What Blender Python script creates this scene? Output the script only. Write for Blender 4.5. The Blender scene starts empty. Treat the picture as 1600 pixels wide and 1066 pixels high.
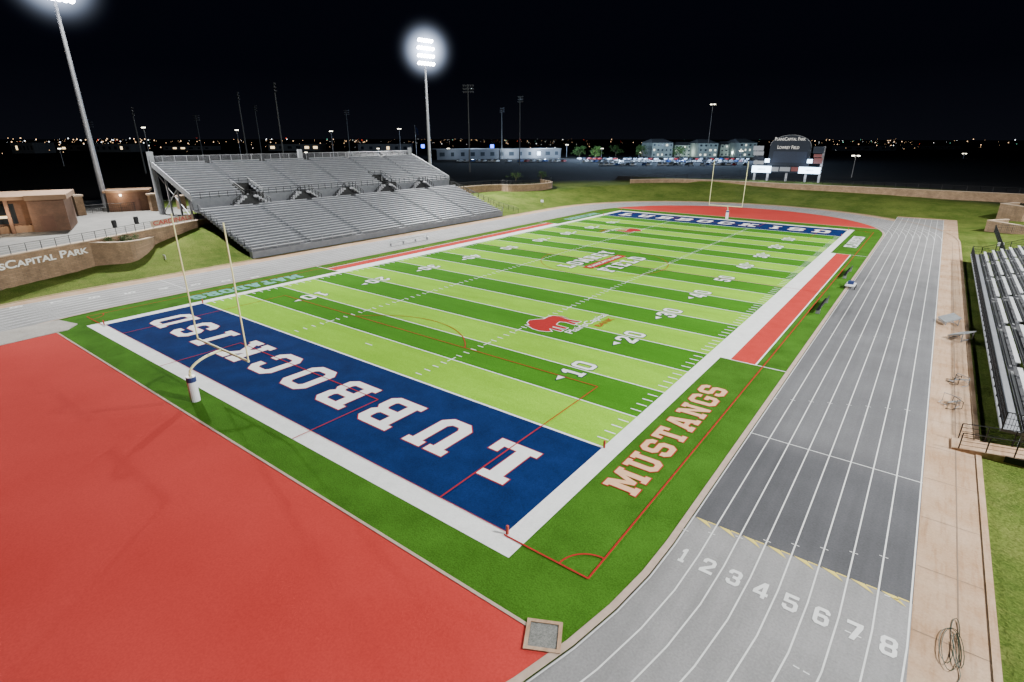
import bpy, math, random
import numpy as np
from mathutils import Vector, Matrix, geometry
random.seed(7)
SC=bpy.context.scene; COL=SC.collection
R=math.radians
# ---------------------------------------------------------------- camera solved from surveyed field points
PTS=[((797,835),(24.385,-54.86),1),((940,700),(24.385,-45.72),1),((315,476),(-24.385,-45.72),1),((168,503),(-24.385,-54.86),.6),
((1104,552),(24.385,-27.43),1),((1037,612),(24.385,-36.58),1),((1310,371),(24.385,45.72),1),((1327,361),(24.385,54.86),1),
((950,338),(-24.385,45.72),1),((972,331),(-24.385,54.86),1),((935,600),(20.16,-38.5),.4),((1130,435),(17.5,0),.6),((897,577),(17.5,-36.58),.6),
((1233,373),(17.5,36.58),.6),((490,463),(-17.5,-36.58),.6)]
def basis(p):
    ps,th,ro=p[3:6]
    fh=np.array([-math.sin(ps),math.cos(ps),0]);r=np.array([math.cos(ps),math.sin(ps),0]);z=np.array([0,0,1.])
    fw=fh*math.cos(th)-z*math.sin(th);up=fh*math.sin(th)+z*math.cos(th)
    return r*math.cos(ro)+up*math.sin(ro),-r*math.sin(ro)+up*math.cos(ro),fw
def proj(p,X):
    r,u,f=basis(p);d=np.array(X)-np.array(p[:3])
    return np.array([800+p[6]*d@r/(d@f),533-p[6]*d@u/(d@f)])
def res(p):
    o=[]
    for (px,w,k) in PTS:
        q=proj(p,(w[0],w[1],0));o+=[k*(q[0]-px[0]),k*(q[1]-px[1])]
    return np.array(o)
P=np.array([36.8,-71.5,16.9,R(36.8),R(20),0,861.])
for it in range(40):
    e=res(P);J=np.zeros((len(e),7))
    for i in range(7):
        h=1e-4*max(1,abs(P[i]));q=P.copy();q[i]+=h;J[:,i]=(res(q)-e)/h
    P=P-np.linalg.solve(J.T@J+1e-6*np.eye(7),J.T@e)
CR,CU,CF=basis(P); CP=np.array(P[:3])
def ray(px,py): return (px-800)/P[6]*CR+(533-py)/P[6]*CU+CF
def at(px,py,z=0.):
    d=ray(px,py);q=CP+(z-CP[2])/d[2]*d;return Vector(q)
def on_x(px,py,X): d=ray(px,py);return Vector(CP+(X-CP[0])/d[0]*d)
def on_y(px,py,Y): d=ray(px,py);return Vector(CP+(Y-CP[1])/d[1]*d)
def zat(px,py,Q):
    d=ray(px,py);h=math.hypot(Q[0]-CP[0],Q[1]-CP[1]);return float(CP[2]+d[2]*h/math.hypot(d[0],d[1]))
cam=bpy.data.objects.new('camera',bpy.data.cameras.new('camera'));COL.objects.link(cam)
cam.matrix_world=Matrix([[CR[0],CU[0],-CF[0],P[0]],[CR[1],CU[1],-CF[1],P[1]],[CR[2],CU[2],-CF[2],P[2]],[0,0,0,1]])
cam.data.sensor_width=36;cam.data.lens=P[6]/1600*36;cam.data.clip_end=12000;SC.camera=cam
# ---------------------------------------------------------------- materials
def nodes(name):
    m=bpy.data.materials.new(name);m.use_nodes=True;nt=m.node_tree;b=nt.nodes['Principled BSDF'];return m,nt,b
def noise(nt,scale,detail=4,vec=None,rough=.6,sc=None):
    tc=nt.nodes.new('ShaderNodeTexCoord');n=nt.nodes.new('ShaderNodeTexNoise');n.inputs['Scale'].default_value=scale;n.inputs['Detail'].default_value=detail;n.inputs['Roughness'].default_value=rough
    if sc:
        mp=nt.nodes.new('ShaderNodeMapping');mp.inputs['Scale'].default_value=sc;nt.links.new(tc.outputs['Object'],mp.inputs[0]);nt.links.new(mp.outputs[0],n.inputs['Vector'])
    else: nt.links.new(tc.outputs['Object'],n.inputs['Vector'])
    return n.outputs['Fac']
def mathn(nt,op,a,b=None,clamp=False):
    n=nt.nodes.new('ShaderNodeMath');n.operation=op;n.use_clamp=clamp
    for i,v in enumerate((a,b)):
        if v is None: continue
        if isinstance(v,(int,float)): n.inputs[i].default_value=v
        else: nt.links.new(v,n.inputs[i])
    return n.outputs[0]
def mix(nt,f,a,b):
    n=nt.nodes.new('ShaderNodeMix');n.data_type='RGBA'
    for s,v in ((0,f),(6,a),(7,b)):
        if isinstance(v,(int,float)): n.inputs[s].default_value=v
        elif isinstance(v,tuple): n.inputs[s].default_value=(*v,1)
        else: nt.links.new(v,n.inputs[s])
    return n.outputs[2]
def mul(nt,a,b):
    n=nt.nodes.new('ShaderNodeMix');n.data_type='RGBA';n.blend_type='MULTIPLY';n.inputs[0].default_value=1;nt.links.new(a,n.inputs[6]);nt.links.new(b,n.inputs[7]);return n.outputs[2]
def contrast(nt,f,lo,hi):
    n=nt.nodes.new('ShaderNodeMapRange');n.inputs[1].default_value=lo;n.inputs[2].default_value=hi;nt.links.new(f,n.inputs[0]);return n.outputs[0]
def bump(nt,b,h,s,d):
    bp=nt.nodes.new('ShaderNodeBump');bp.inputs['Strength'].default_value=s;bp.inputs['Distance'].default_value=d;nt.links.new(h,bp.inputs['Height']);nt.links.new(bp.outputs[0],b.inputs['Normal'])
def mk(name,col,rough=.8,var=.15,scale=2.,fine=0,metal=0,bmp=0,spec=.3,sc=None):
    m,nt,b=nodes(name);b.inputs['Roughness'].default_value=rough;b.inputs['Metallic'].default_value=metal;b.inputs['Specular IOR Level'].default_value=spec
    if var:
        f=contrast(nt,noise(nt,scale,5,sc=sc),.3,.7)
        c=mix(nt,f,tuple(x*(1-var) for x in col),tuple(min(1,x*(1+var)) for x in col))
        if fine:
            f2=contrast(nt,noise(nt,fine,2),.3,.7)
            c=mul(nt,c,mix(nt,f2,(1-var,)*3,(1+var,)*3))
            if bmp: bump(nt,b,f2,bmp,.03)
        nt.links.new(c,b.inputs['Base Color'])
    else: b.inputs['Base Color'].default_value=(*col,1)
    return m
def em(name,col,s):
    m,nt,b=nodes(name);b.inputs['Base Color'].default_value=(.02,.02,.02,1);b.inputs['Emission Color'].default_value=(*col,1);b.inputs['Emission Strength'].default_value=s
    m.cycles.emission_sampling='NONE'
    return m
def xyz(nt):
    tc=nt.nodes.new('ShaderNodeTexCoord');sp=nt.nodes.new('ShaderNodeSeparateXYZ');nt.links.new(tc.outputs['Object'],sp.inputs[0]);return sp.outputs
def turf_stripes():
    m,nt,b=nodes('striped turf');b.inputs['Roughness'].default_value=1;b.inputs['Specular IOR Level'].default_value=.02
    sp=xyz(nt)
    w=mathn(nt,'MULTIPLY',mathn(nt,'SUBTRACT',noise(nt,6,2),.5),.12)
    t=mathn(nt,'FRACT',mathn(nt,'DIVIDE',mathn(nt,'ADD',mathn(nt,'ADD',sp[1],45.72),w),9.144))
    s=mathn(nt,'GREATER_THAN',t,.5)
    c=mix(nt,s,(.222,.470,.026),(.048,.180,.011))
    f=contrast(nt,noise(nt,.35,6,sc=(.35,1.6,1)),.25,.75);c=mul(nt,c,mix(nt,f,(.84,.84,.84),(1.15,1.12,1.17)))
    f4=contrast(nt,noise(nt,.06,4),.35,.65);c=mul(nt,c,mix(nt,f4,(.90,.92,.90),(1.08,1.07,1.08)))
    f2=contrast(nt,noise(nt,14,3),.25,.75);c=mul(nt,c,mix(nt,f2,(.70,.75,.70),(1.30,1.25,1.22)))
    nt.links.new(c,b.inputs['Base Color']);bump(nt,b,f2,.3,.03)
    return m
def grass_mat():
    m,nt,b=nodes('grass');b.inputs['Roughness'].default_value=1;b.inputs['Specular IOR Level'].default_value=.03
    f=contrast(nt,noise(nt,.16,8,rough=.65),.35,.65);c=mix(nt,f,(.048,.085,.014),(.115,.145,.033))
    f3=contrast(nt,noise(nt,.9,5),.45,.75);c=mix(nt,mathn(nt,'MULTIPLY',f3,.4),c,(.15,.15,.05))
    f2=contrast(nt,noise(nt,9,4),.3,.7);c=mul(nt,c,mix(nt,f2,(.55,.6,.55),(1.4,1.35,1.3)))
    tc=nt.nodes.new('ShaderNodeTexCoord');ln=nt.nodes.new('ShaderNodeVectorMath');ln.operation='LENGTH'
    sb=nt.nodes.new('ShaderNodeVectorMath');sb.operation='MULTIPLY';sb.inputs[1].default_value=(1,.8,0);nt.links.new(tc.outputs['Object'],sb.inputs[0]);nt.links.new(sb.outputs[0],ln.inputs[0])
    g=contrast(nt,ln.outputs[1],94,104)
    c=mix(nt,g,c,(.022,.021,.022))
    nt.links.new(c,b.inputs['Base Color']);bump(nt,b,f2,.7,.06)
    return m
def track_mat():
    m,nt,b=nodes('track rubber');b.inputs['Roughness'].default_value=.8;b.inputs['Specular IOR Level'].default_value=.15
    sp=xyz(nt)
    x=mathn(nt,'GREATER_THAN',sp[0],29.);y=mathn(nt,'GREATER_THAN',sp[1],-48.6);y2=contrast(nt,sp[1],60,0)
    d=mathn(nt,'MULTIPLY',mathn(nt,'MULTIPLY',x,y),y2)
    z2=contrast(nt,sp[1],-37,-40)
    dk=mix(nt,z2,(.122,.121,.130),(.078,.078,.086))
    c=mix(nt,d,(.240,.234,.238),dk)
    f=contrast(nt,noise(nt,.25,7,rough=.65),.3,.7);k=mix(nt,f,(.84,.84,.84),(1.14,1.14,1.14))
    f2=contrast(nt,noise(nt,11,3),.3,.7);k2=mix(nt,f2,(.86,.86,.86),(1.14,1.14,1.14))
    f3=contrast(nt,noise(nt,.5,3,sc=(2.2,.1,1)),.35,.65);k3=mix(nt,f3,(.90,.90,.90),(1.08,1.08,1.08))
    for q in (k,k2,k3): c=mul(nt,c,q)
    nt.links.new(c,b.inputs['Base Color']);return m
def red_mat():
    m,nt,b=nodes('red rubber');b.inputs['Roughness'].default_value=.95;b.inputs['Specular IOR Level'].default_value=.04
    f=contrast(nt,noise(nt,.12,6,rough=.6),.3,.7);c=mix(nt,f,(.415,.038,.032),(.480,.050,.043))
    f2=contrast(nt,noise(nt,12,3),.3,.7);c=mul(nt,c,mix(nt,f2,(.9,.86,.86),(1.08,1.12,1.12)))
    f3=contrast(nt,noise(nt,.5,3),.62,.75);c=mul(nt,c,mix(nt,f3,(1.,1.,1.),(.93,.9,.9)))
    f4=contrast(nt,noise(nt,.4,2,sc=(.06,1.4,1)),.6,.7);c=mul(nt,c,mix(nt,f4,(1.,1.,1.),(.96,.95,.95)))
    nt.links.new(c,b.inputs['Base Color']);return m
def conc_mat():
    m,nt,b=nodes('stained concrete');b.inputs['Roughness'].default_value=.95;b.inputs['Specular IOR Level'].default_value=.08
    f=contrast(nt,noise(nt,.35,7,rough=.65),.35,.65);c=mix(nt,f,(.36,.225,.135),(.46,.33,.235))
    f3=contrast(nt,noise(nt,1.3,5,sc=(3,.3,1)),.5,.72);c=mul(nt,c,mix(nt,f3,(1.,1.,1.),(.78,.72,.66)))
    f2=contrast(nt,noise(nt,10,3),.3,.7);c=mul(nt,c,mix(nt,f2,(.88,.88,.88),(1.1,1.1,1.1)))
    nt.links.new(c,b.inputs['Base Color']);return m
def brick_mat(name,c1,c2,mort,sx=.4,sy=.2):
    m,nt,b=nodes(name);b.inputs['Roughness'].default_value=.9
    sp=xyz(nt)
    u=mathn(nt,'ADD',sp[0],sp[1]);cb=nt.nodes.new('ShaderNodeCombineXYZ');nt.links.new(u,cb.inputs[0]);nt.links.new(sp[2],cb.inputs[1])
    br=nt.nodes.new('ShaderNodeTexBrick');br.inputs['Scale'].default_value=1;br.inputs['Brick Width'].default_value=sx;br.inputs['Row Height'].default_value=sy;br.inputs['Mortar Size'].default_value=.015
    br.inputs['Color1'].default_value=(*c1,1);br.inputs['Color2'].default_value=(*c2,1);br.inputs['Mortar'].default_value=(*mort,1);nt.links.new(cb.outputs[0],br.inputs['Vector'])
    f=contrast(nt,noise(nt,.7,5),.3,.7)
    nt.links.new(mul(nt,br.outputs[0],mix(nt,f,(.7,.7,.7),(1.2,1.2,1.2))),b.inputs['Base Color']);return m
def glare_mat(rad):  # glowing volume that paints in lens glare round the lamps
    m=bpy.data.materials.new('painted lamp glare');m.use_nodes=True;nt=m.node_tree;nt.nodes.remove(nt.nodes['Principled BSDF']);out=nt.nodes['Material Output']
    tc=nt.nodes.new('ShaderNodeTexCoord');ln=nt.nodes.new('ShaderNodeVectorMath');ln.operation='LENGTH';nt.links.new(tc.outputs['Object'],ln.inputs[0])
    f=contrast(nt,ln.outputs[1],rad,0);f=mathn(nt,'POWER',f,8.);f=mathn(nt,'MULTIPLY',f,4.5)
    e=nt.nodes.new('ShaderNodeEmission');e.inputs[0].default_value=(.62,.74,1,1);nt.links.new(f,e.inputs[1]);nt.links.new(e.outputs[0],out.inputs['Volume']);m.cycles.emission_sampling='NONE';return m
m_field=turf_stripes();m_grass=grass_mat();m_track=track_mat();m_red=red_mat()
m_turf=mk('dark turf',(.046,.128,.013),1,.22,.4,14,bmp=.3,spec=.02)
m_redz=mk('red turf',(.44,.042,.034),1,.1,.6,14,spec=.03)
m_blue=mk('blue turf',(.0062,.0210,.092),1,.22,.5,14,spec=.02)
m_white=mk('white turf paint',(.76,.76,.76),.8,.07,1.2,12,spec=.1)
m_line=mk('white line paint',(.78,.78,.78),.8,.05,3,spec=.1)
m_tline=mk('track line paint',(.66,.66,.66),.8,.08,3,spec=.1)
m_yellow=mk('yellow paint',(.66,.53,.12),.8,.05,3)
m_redl=mk('red line turf',(.34,.02,.02),.95,.1,3,spec=.03)
m_navy=mk('navy turf',(.015,.022,.06),.95,.1,3,spec=.03)
m_cream=mk('cream turf',(.70,.42,.25),.95,.06,3,spec=.03)
m_sky=mk('pale blue turf',(.13,.36,.30),.95,.15,3,spec=.03)
m_sky2=mk('pale blue turf edge',(.19,.38,.33),.95,.15,3,spec=.03)
m_conc=conc_mat()
m_conc2=mk('grey concrete',(.14,.135,.13),.9,.15,.5,9,spec=.2)
m_strip=mk('pale concrete',(.38,.35,.32),.9,.14,.7,9,spec=.1)
m_joint=mk('concrete joint',(.2,.14,.10),.9,.1,2)
m_curb=mk('pale curb',(.42,.32,.26),.9,.12,2,spec=.1)
m_alu=mk('aluminium plank',(.32,.33,.355),.45,.14,1.2,metal=.25,spec=.5)
m_alud=mk('weathered aluminium',(.145,.15,.168),.6,.14,1.2,metal=.1,spec=.4)
m_bright=mk('bright aluminium',(.52,.53,.55),.4,.1,1.2,metal=.2,spec=.5)
m_steel=mk('galvanised steel',(.28,.28,.30),.5,.12,2,metal=.4)
m_dark=mk('dark steel',(.02,.02,.022),.6,.2,2)
m_black=mk('black paint',(.01,.01,.011),.5,.2,2)
m_deck=mk('dark deck',(.022,.022,.027),.7,.2,2)
m_brick=brick_mat('tan block',(.30,.19,.112),(.225,.14,.08),(.15,.11,.075))
m_bfront=brick_mat('brown brick',(.17,.08,.047),(.135,.065,.04),(.12,.08,.055),.3,.1)
m_cap=mk('limestone cap',(.40,.30,.22),.9,.1,2)
m_roof=mk('brown metal roof',(.12,.06,.04),.6,.1,2)
m_tan=mk('tan stucco',(.22,.135,.085),.9,.1,1)
m_mulch=mk('mulch bed',(.07,.05,.03),.95,.4,3,12,bmp=.6)
m_post=mk('yellow post paint',(.80,.74,.38),.45,.05,2,spec=.5)
m_pad=mk('white vinyl pad',(.70,.70,.72),.5,.05,2,spec=.5)
m_pblue=mk('navy vinyl',(.015,.03,.12),.5,.05,2,spec=.5)
m_orange=mk('orange foam',(.42,.05,.03),.7,.05,2)
m_lens=em('lit lamp lens',(.93,.96,1.),60)
m_lensoff=mk('unlit lens',(.10,.10,.11),.2,.1,2)
m_lamp=em('street lamp glow',(1.,.93,.72),14)
m_warm=em('warm light',(1.,.75,.42),2.5)
m_cool=em('cool panel light',(.55,.76,1.),10)
m_glass=mk('dark glass',(.02,.025,.03),.1,.1,2,spec=.6)
m_leaf=mk('leaves',(.04,.08,.016),.8,.4,6)
m_bark=mk('bark',(.08,.06,.04),.9,.3,6)
m_walld=mk('dim stucco',(.10,.10,.10),.9,.12,.4)
m_navyp=mk('navy sign face',(.005,.009,.018),.6,.1,1)
m_screen=mk('dark screen',(.012,.018,.035),.5,.2,4)
m_signw=em('white sign face',(.80,.86,.95),.35)
m_signr=em('red sign face',(.8,.05,.04),.2)
m_text=em('lit lettering',(1,.97,.9),.8)
m_offw=mk('off white letter',(.8,.78,.74),.6,.03,2)
m_redlet=mk('red letter',(.40,.03,.03),.6,.03,2)
m_tarp=mk('grey tarp',(.24,.25,.26),.6,.15,3)
m_hose=mk('green hose',(.02,.035,.02),.5,.1,3)
m_tyre=mk('tyre',(.015,.015,.015),.8,.1,3)
# ---------------------------------------------------------------- mesh helper
def wloc(o):
    v=Vector((0,0,0))
    while o is not None: v+=o.location;o=o.parent
    return v
def tag(o,label=None,cat=None,group=None,kind=None):
    if label:o['label']=label
    if cat:o['category']=cat
    if group:o['group']=group
    if kind:o['kind']=kind
    return o
def empty(name,loc,label=None,cat=None,group=None,rz=0,kind=None):
    o=bpy.data.objects.new(name,None);COL.objects.link(o);o.location=loc;o.rotation_euler=(0,0,rz);o.empty_display_size=.3
    return tag(o,label,cat,group,kind)
class MB:
    def __init__(s): s.v=[];s.f=[];s.m=[]
    def face(s,pts,mi=0):
        n=len(s.v);s.v+=[tuple(p) for p in pts];s.f.append(tuple(range(n,n+len(pts))));s.m.append(mi);return s
    def hexa(s,b,t,mi=0):
        n=len(s.v);k=len(b);s.v+=[tuple(p) for p in b]+[tuple(p) for p in t]
        s.f.append(tuple(range(n+k-1,n-1,-1)));s.f.append(tuple(range(n+k,n+2*k)));s.m+=[mi,mi]
        for i in range(k):
            j=(i+1)%k;s.f.append((n+i,n+j,n+k+j,n+k+i));s.m.append(mi)
        return s
    def box(s,x0,x1,y0,y1,z0,z1,mi=0):
        return s.hexa([(x0,y0,z0),(x1,y0,z0),(x1,y1,z0),(x0,y1,z0)],[(x0,y0,z1),(x1,y0,z1),(x1,y1,z1),(x0,y1,z1)],mi)
    def rect(s,x0,x1,y0,y1,z,mi=0): return s.face([(x0,y0,z),(x1,y0,z),(x1,y1,z),(x0,y1,z)],mi)
    def tube(s,a,b,r0,r1=None,n=8,mi=0):
        a=Vector(a);b=Vector(b);r1=r0 if r1 is None else r1;d=(b-a).normalized();u=d.cross(Vector((0,0,1)) if abs(d.z)<.95 else Vector((1,0,0))).normalized();w=u.cross(d)
        A=[a+(u*math.cos(2*math.pi*i/n)+w*math.sin(2*math.pi*i/n))*r0 for i in range(n)];B=[b+(u*math.cos(2*math.pi*i/n)+w*math.sin(2*math.pi*i/n))*r1 for i in range(n)]
        return s.hexa(A,B,mi)
    def path(s,pts,r,n=8,mi=0):
        pts=[Vector(p) for p in pts];rings=[]
        for i,p in enumerate(pts):
            d=(pts[min(i+1,len(pts)-1)]-pts[max(i-1,0)]).normalized();u=d.cross(Vector((0,0,1)) if abs(d.z)<.97 else Vector((1,0,0))).normalized();w=u.cross(d)
            k=len(s.v);s.v+=[tuple(p+(u*math.cos(2*math.pi*j/n)+w*math.sin(2*math.pi*j/n))*r) for j in range(n)];rings.append(k)
        for a,b in zip(rings,rings[1:]):
            for j in range(n): s.f.append((a+j,a+(j+1)%n,b+(j+1)%n,b+j));s.m.append(mi)
        s.f.append(tuple(rings[0]+j for j in range(n)));s.f.append(tuple(rings[-1]+j for j in range(n)));s.m+=[mi,mi];return s
    def wall(s,pts,th,z0,z1,mi=0):
        P2=[Vector((p[0],p[1])) for p in pts];L=[];Rr=[]
        for i,p in enumerate(P2):
            d=(P2[min(i+1,len(P2)-1)]-P2[max(i-1,0)]).normalized();n=Vector((-d.y,d.x))*th/2;L.append(p+n);Rr.append(p-n)
        f0=z0 if callable(z0) else (lambda i:z0);f1=z1 if callable(z1) else (lambda i:z1)
        for i in range(len(P2)-1):
            s.hexa([(*Rr[i],f0(i)),(*Rr[i+1],f0(i+1)),(*L[i+1],f0(i+1)),(*L[i],f0(i))],[(*Rr[i],f1(i)),(*Rr[i+1],f1(i+1)),(*L[i+1],f1(i+1)),(*L[i],f1(i))],mi)
        return s
    def ring(s,r0,r1,z,L=51.,mi=0,n=40):
        pr=[]
        for (cy,st) in ((L,0),(-L,math.pi)):
            for i in range(n+1):
                a=st+math.pi*i/n;pr.append((math.cos(a),math.sin(a),cy))
        pr.append(pr[0])
        for (c,d,e),(c2,d2,e2) in zip(pr,pr[1:]):
            s.face([(r0*c,e+r0*d,z),(r1*c,e+r1*d,z),(r1*c2,e2+r1*d2,z),(r0*c2,e2+r0*d2,z)],mi)
        return s
    def arc(s,cx,cy,r,w,a0,a1,z,n=48,mi=0):
        for i in range(n):
            a=a0+(a1-a0)*i/n;b=a0+(a1-a0)*(i+1)/n
            s.face([(cx+(r-w/2)*math.cos(a),cy+(r-w/2)*math.sin(a),z),(cx+(r+w/2)*math.cos(a),cy+(r+w/2)*math.sin(a),z),(cx+(r+w/2)*math.cos(b),cy+(r+w/2)*math.sin(b),z),(cx+(r-w/2)*math.cos(b),cy+(r-w/2)*math.sin(b),z)],mi)
        return s
    def build(s,name,mats,parent=None,world=True,smooth=False,kind=None,label=None):
        me=bpy.data.meshes.new(name);off=wloc(parent) if (parent is not None and world) else Vector((0,0,0))
        me.from_pydata([(v[0]-off.x,v[1]-off.y,v[2]-off.z) for v in s.v],[],s.f)
        for m in (mats if isinstance(mats,(list,tuple)) else [mats]): me.materials.append(m)
        me.polygons.foreach_set('material_index',s.m)
        if smooth: me.polygons.foreach_set('use_smooth',[True]*len(s.f))
        me.update();o=bpy.data.objects.new(name,me);COL.objects.link(o);o.parent=parent
        if kind:o['kind']=kind
        if label:o['label']=label
        return o
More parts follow.
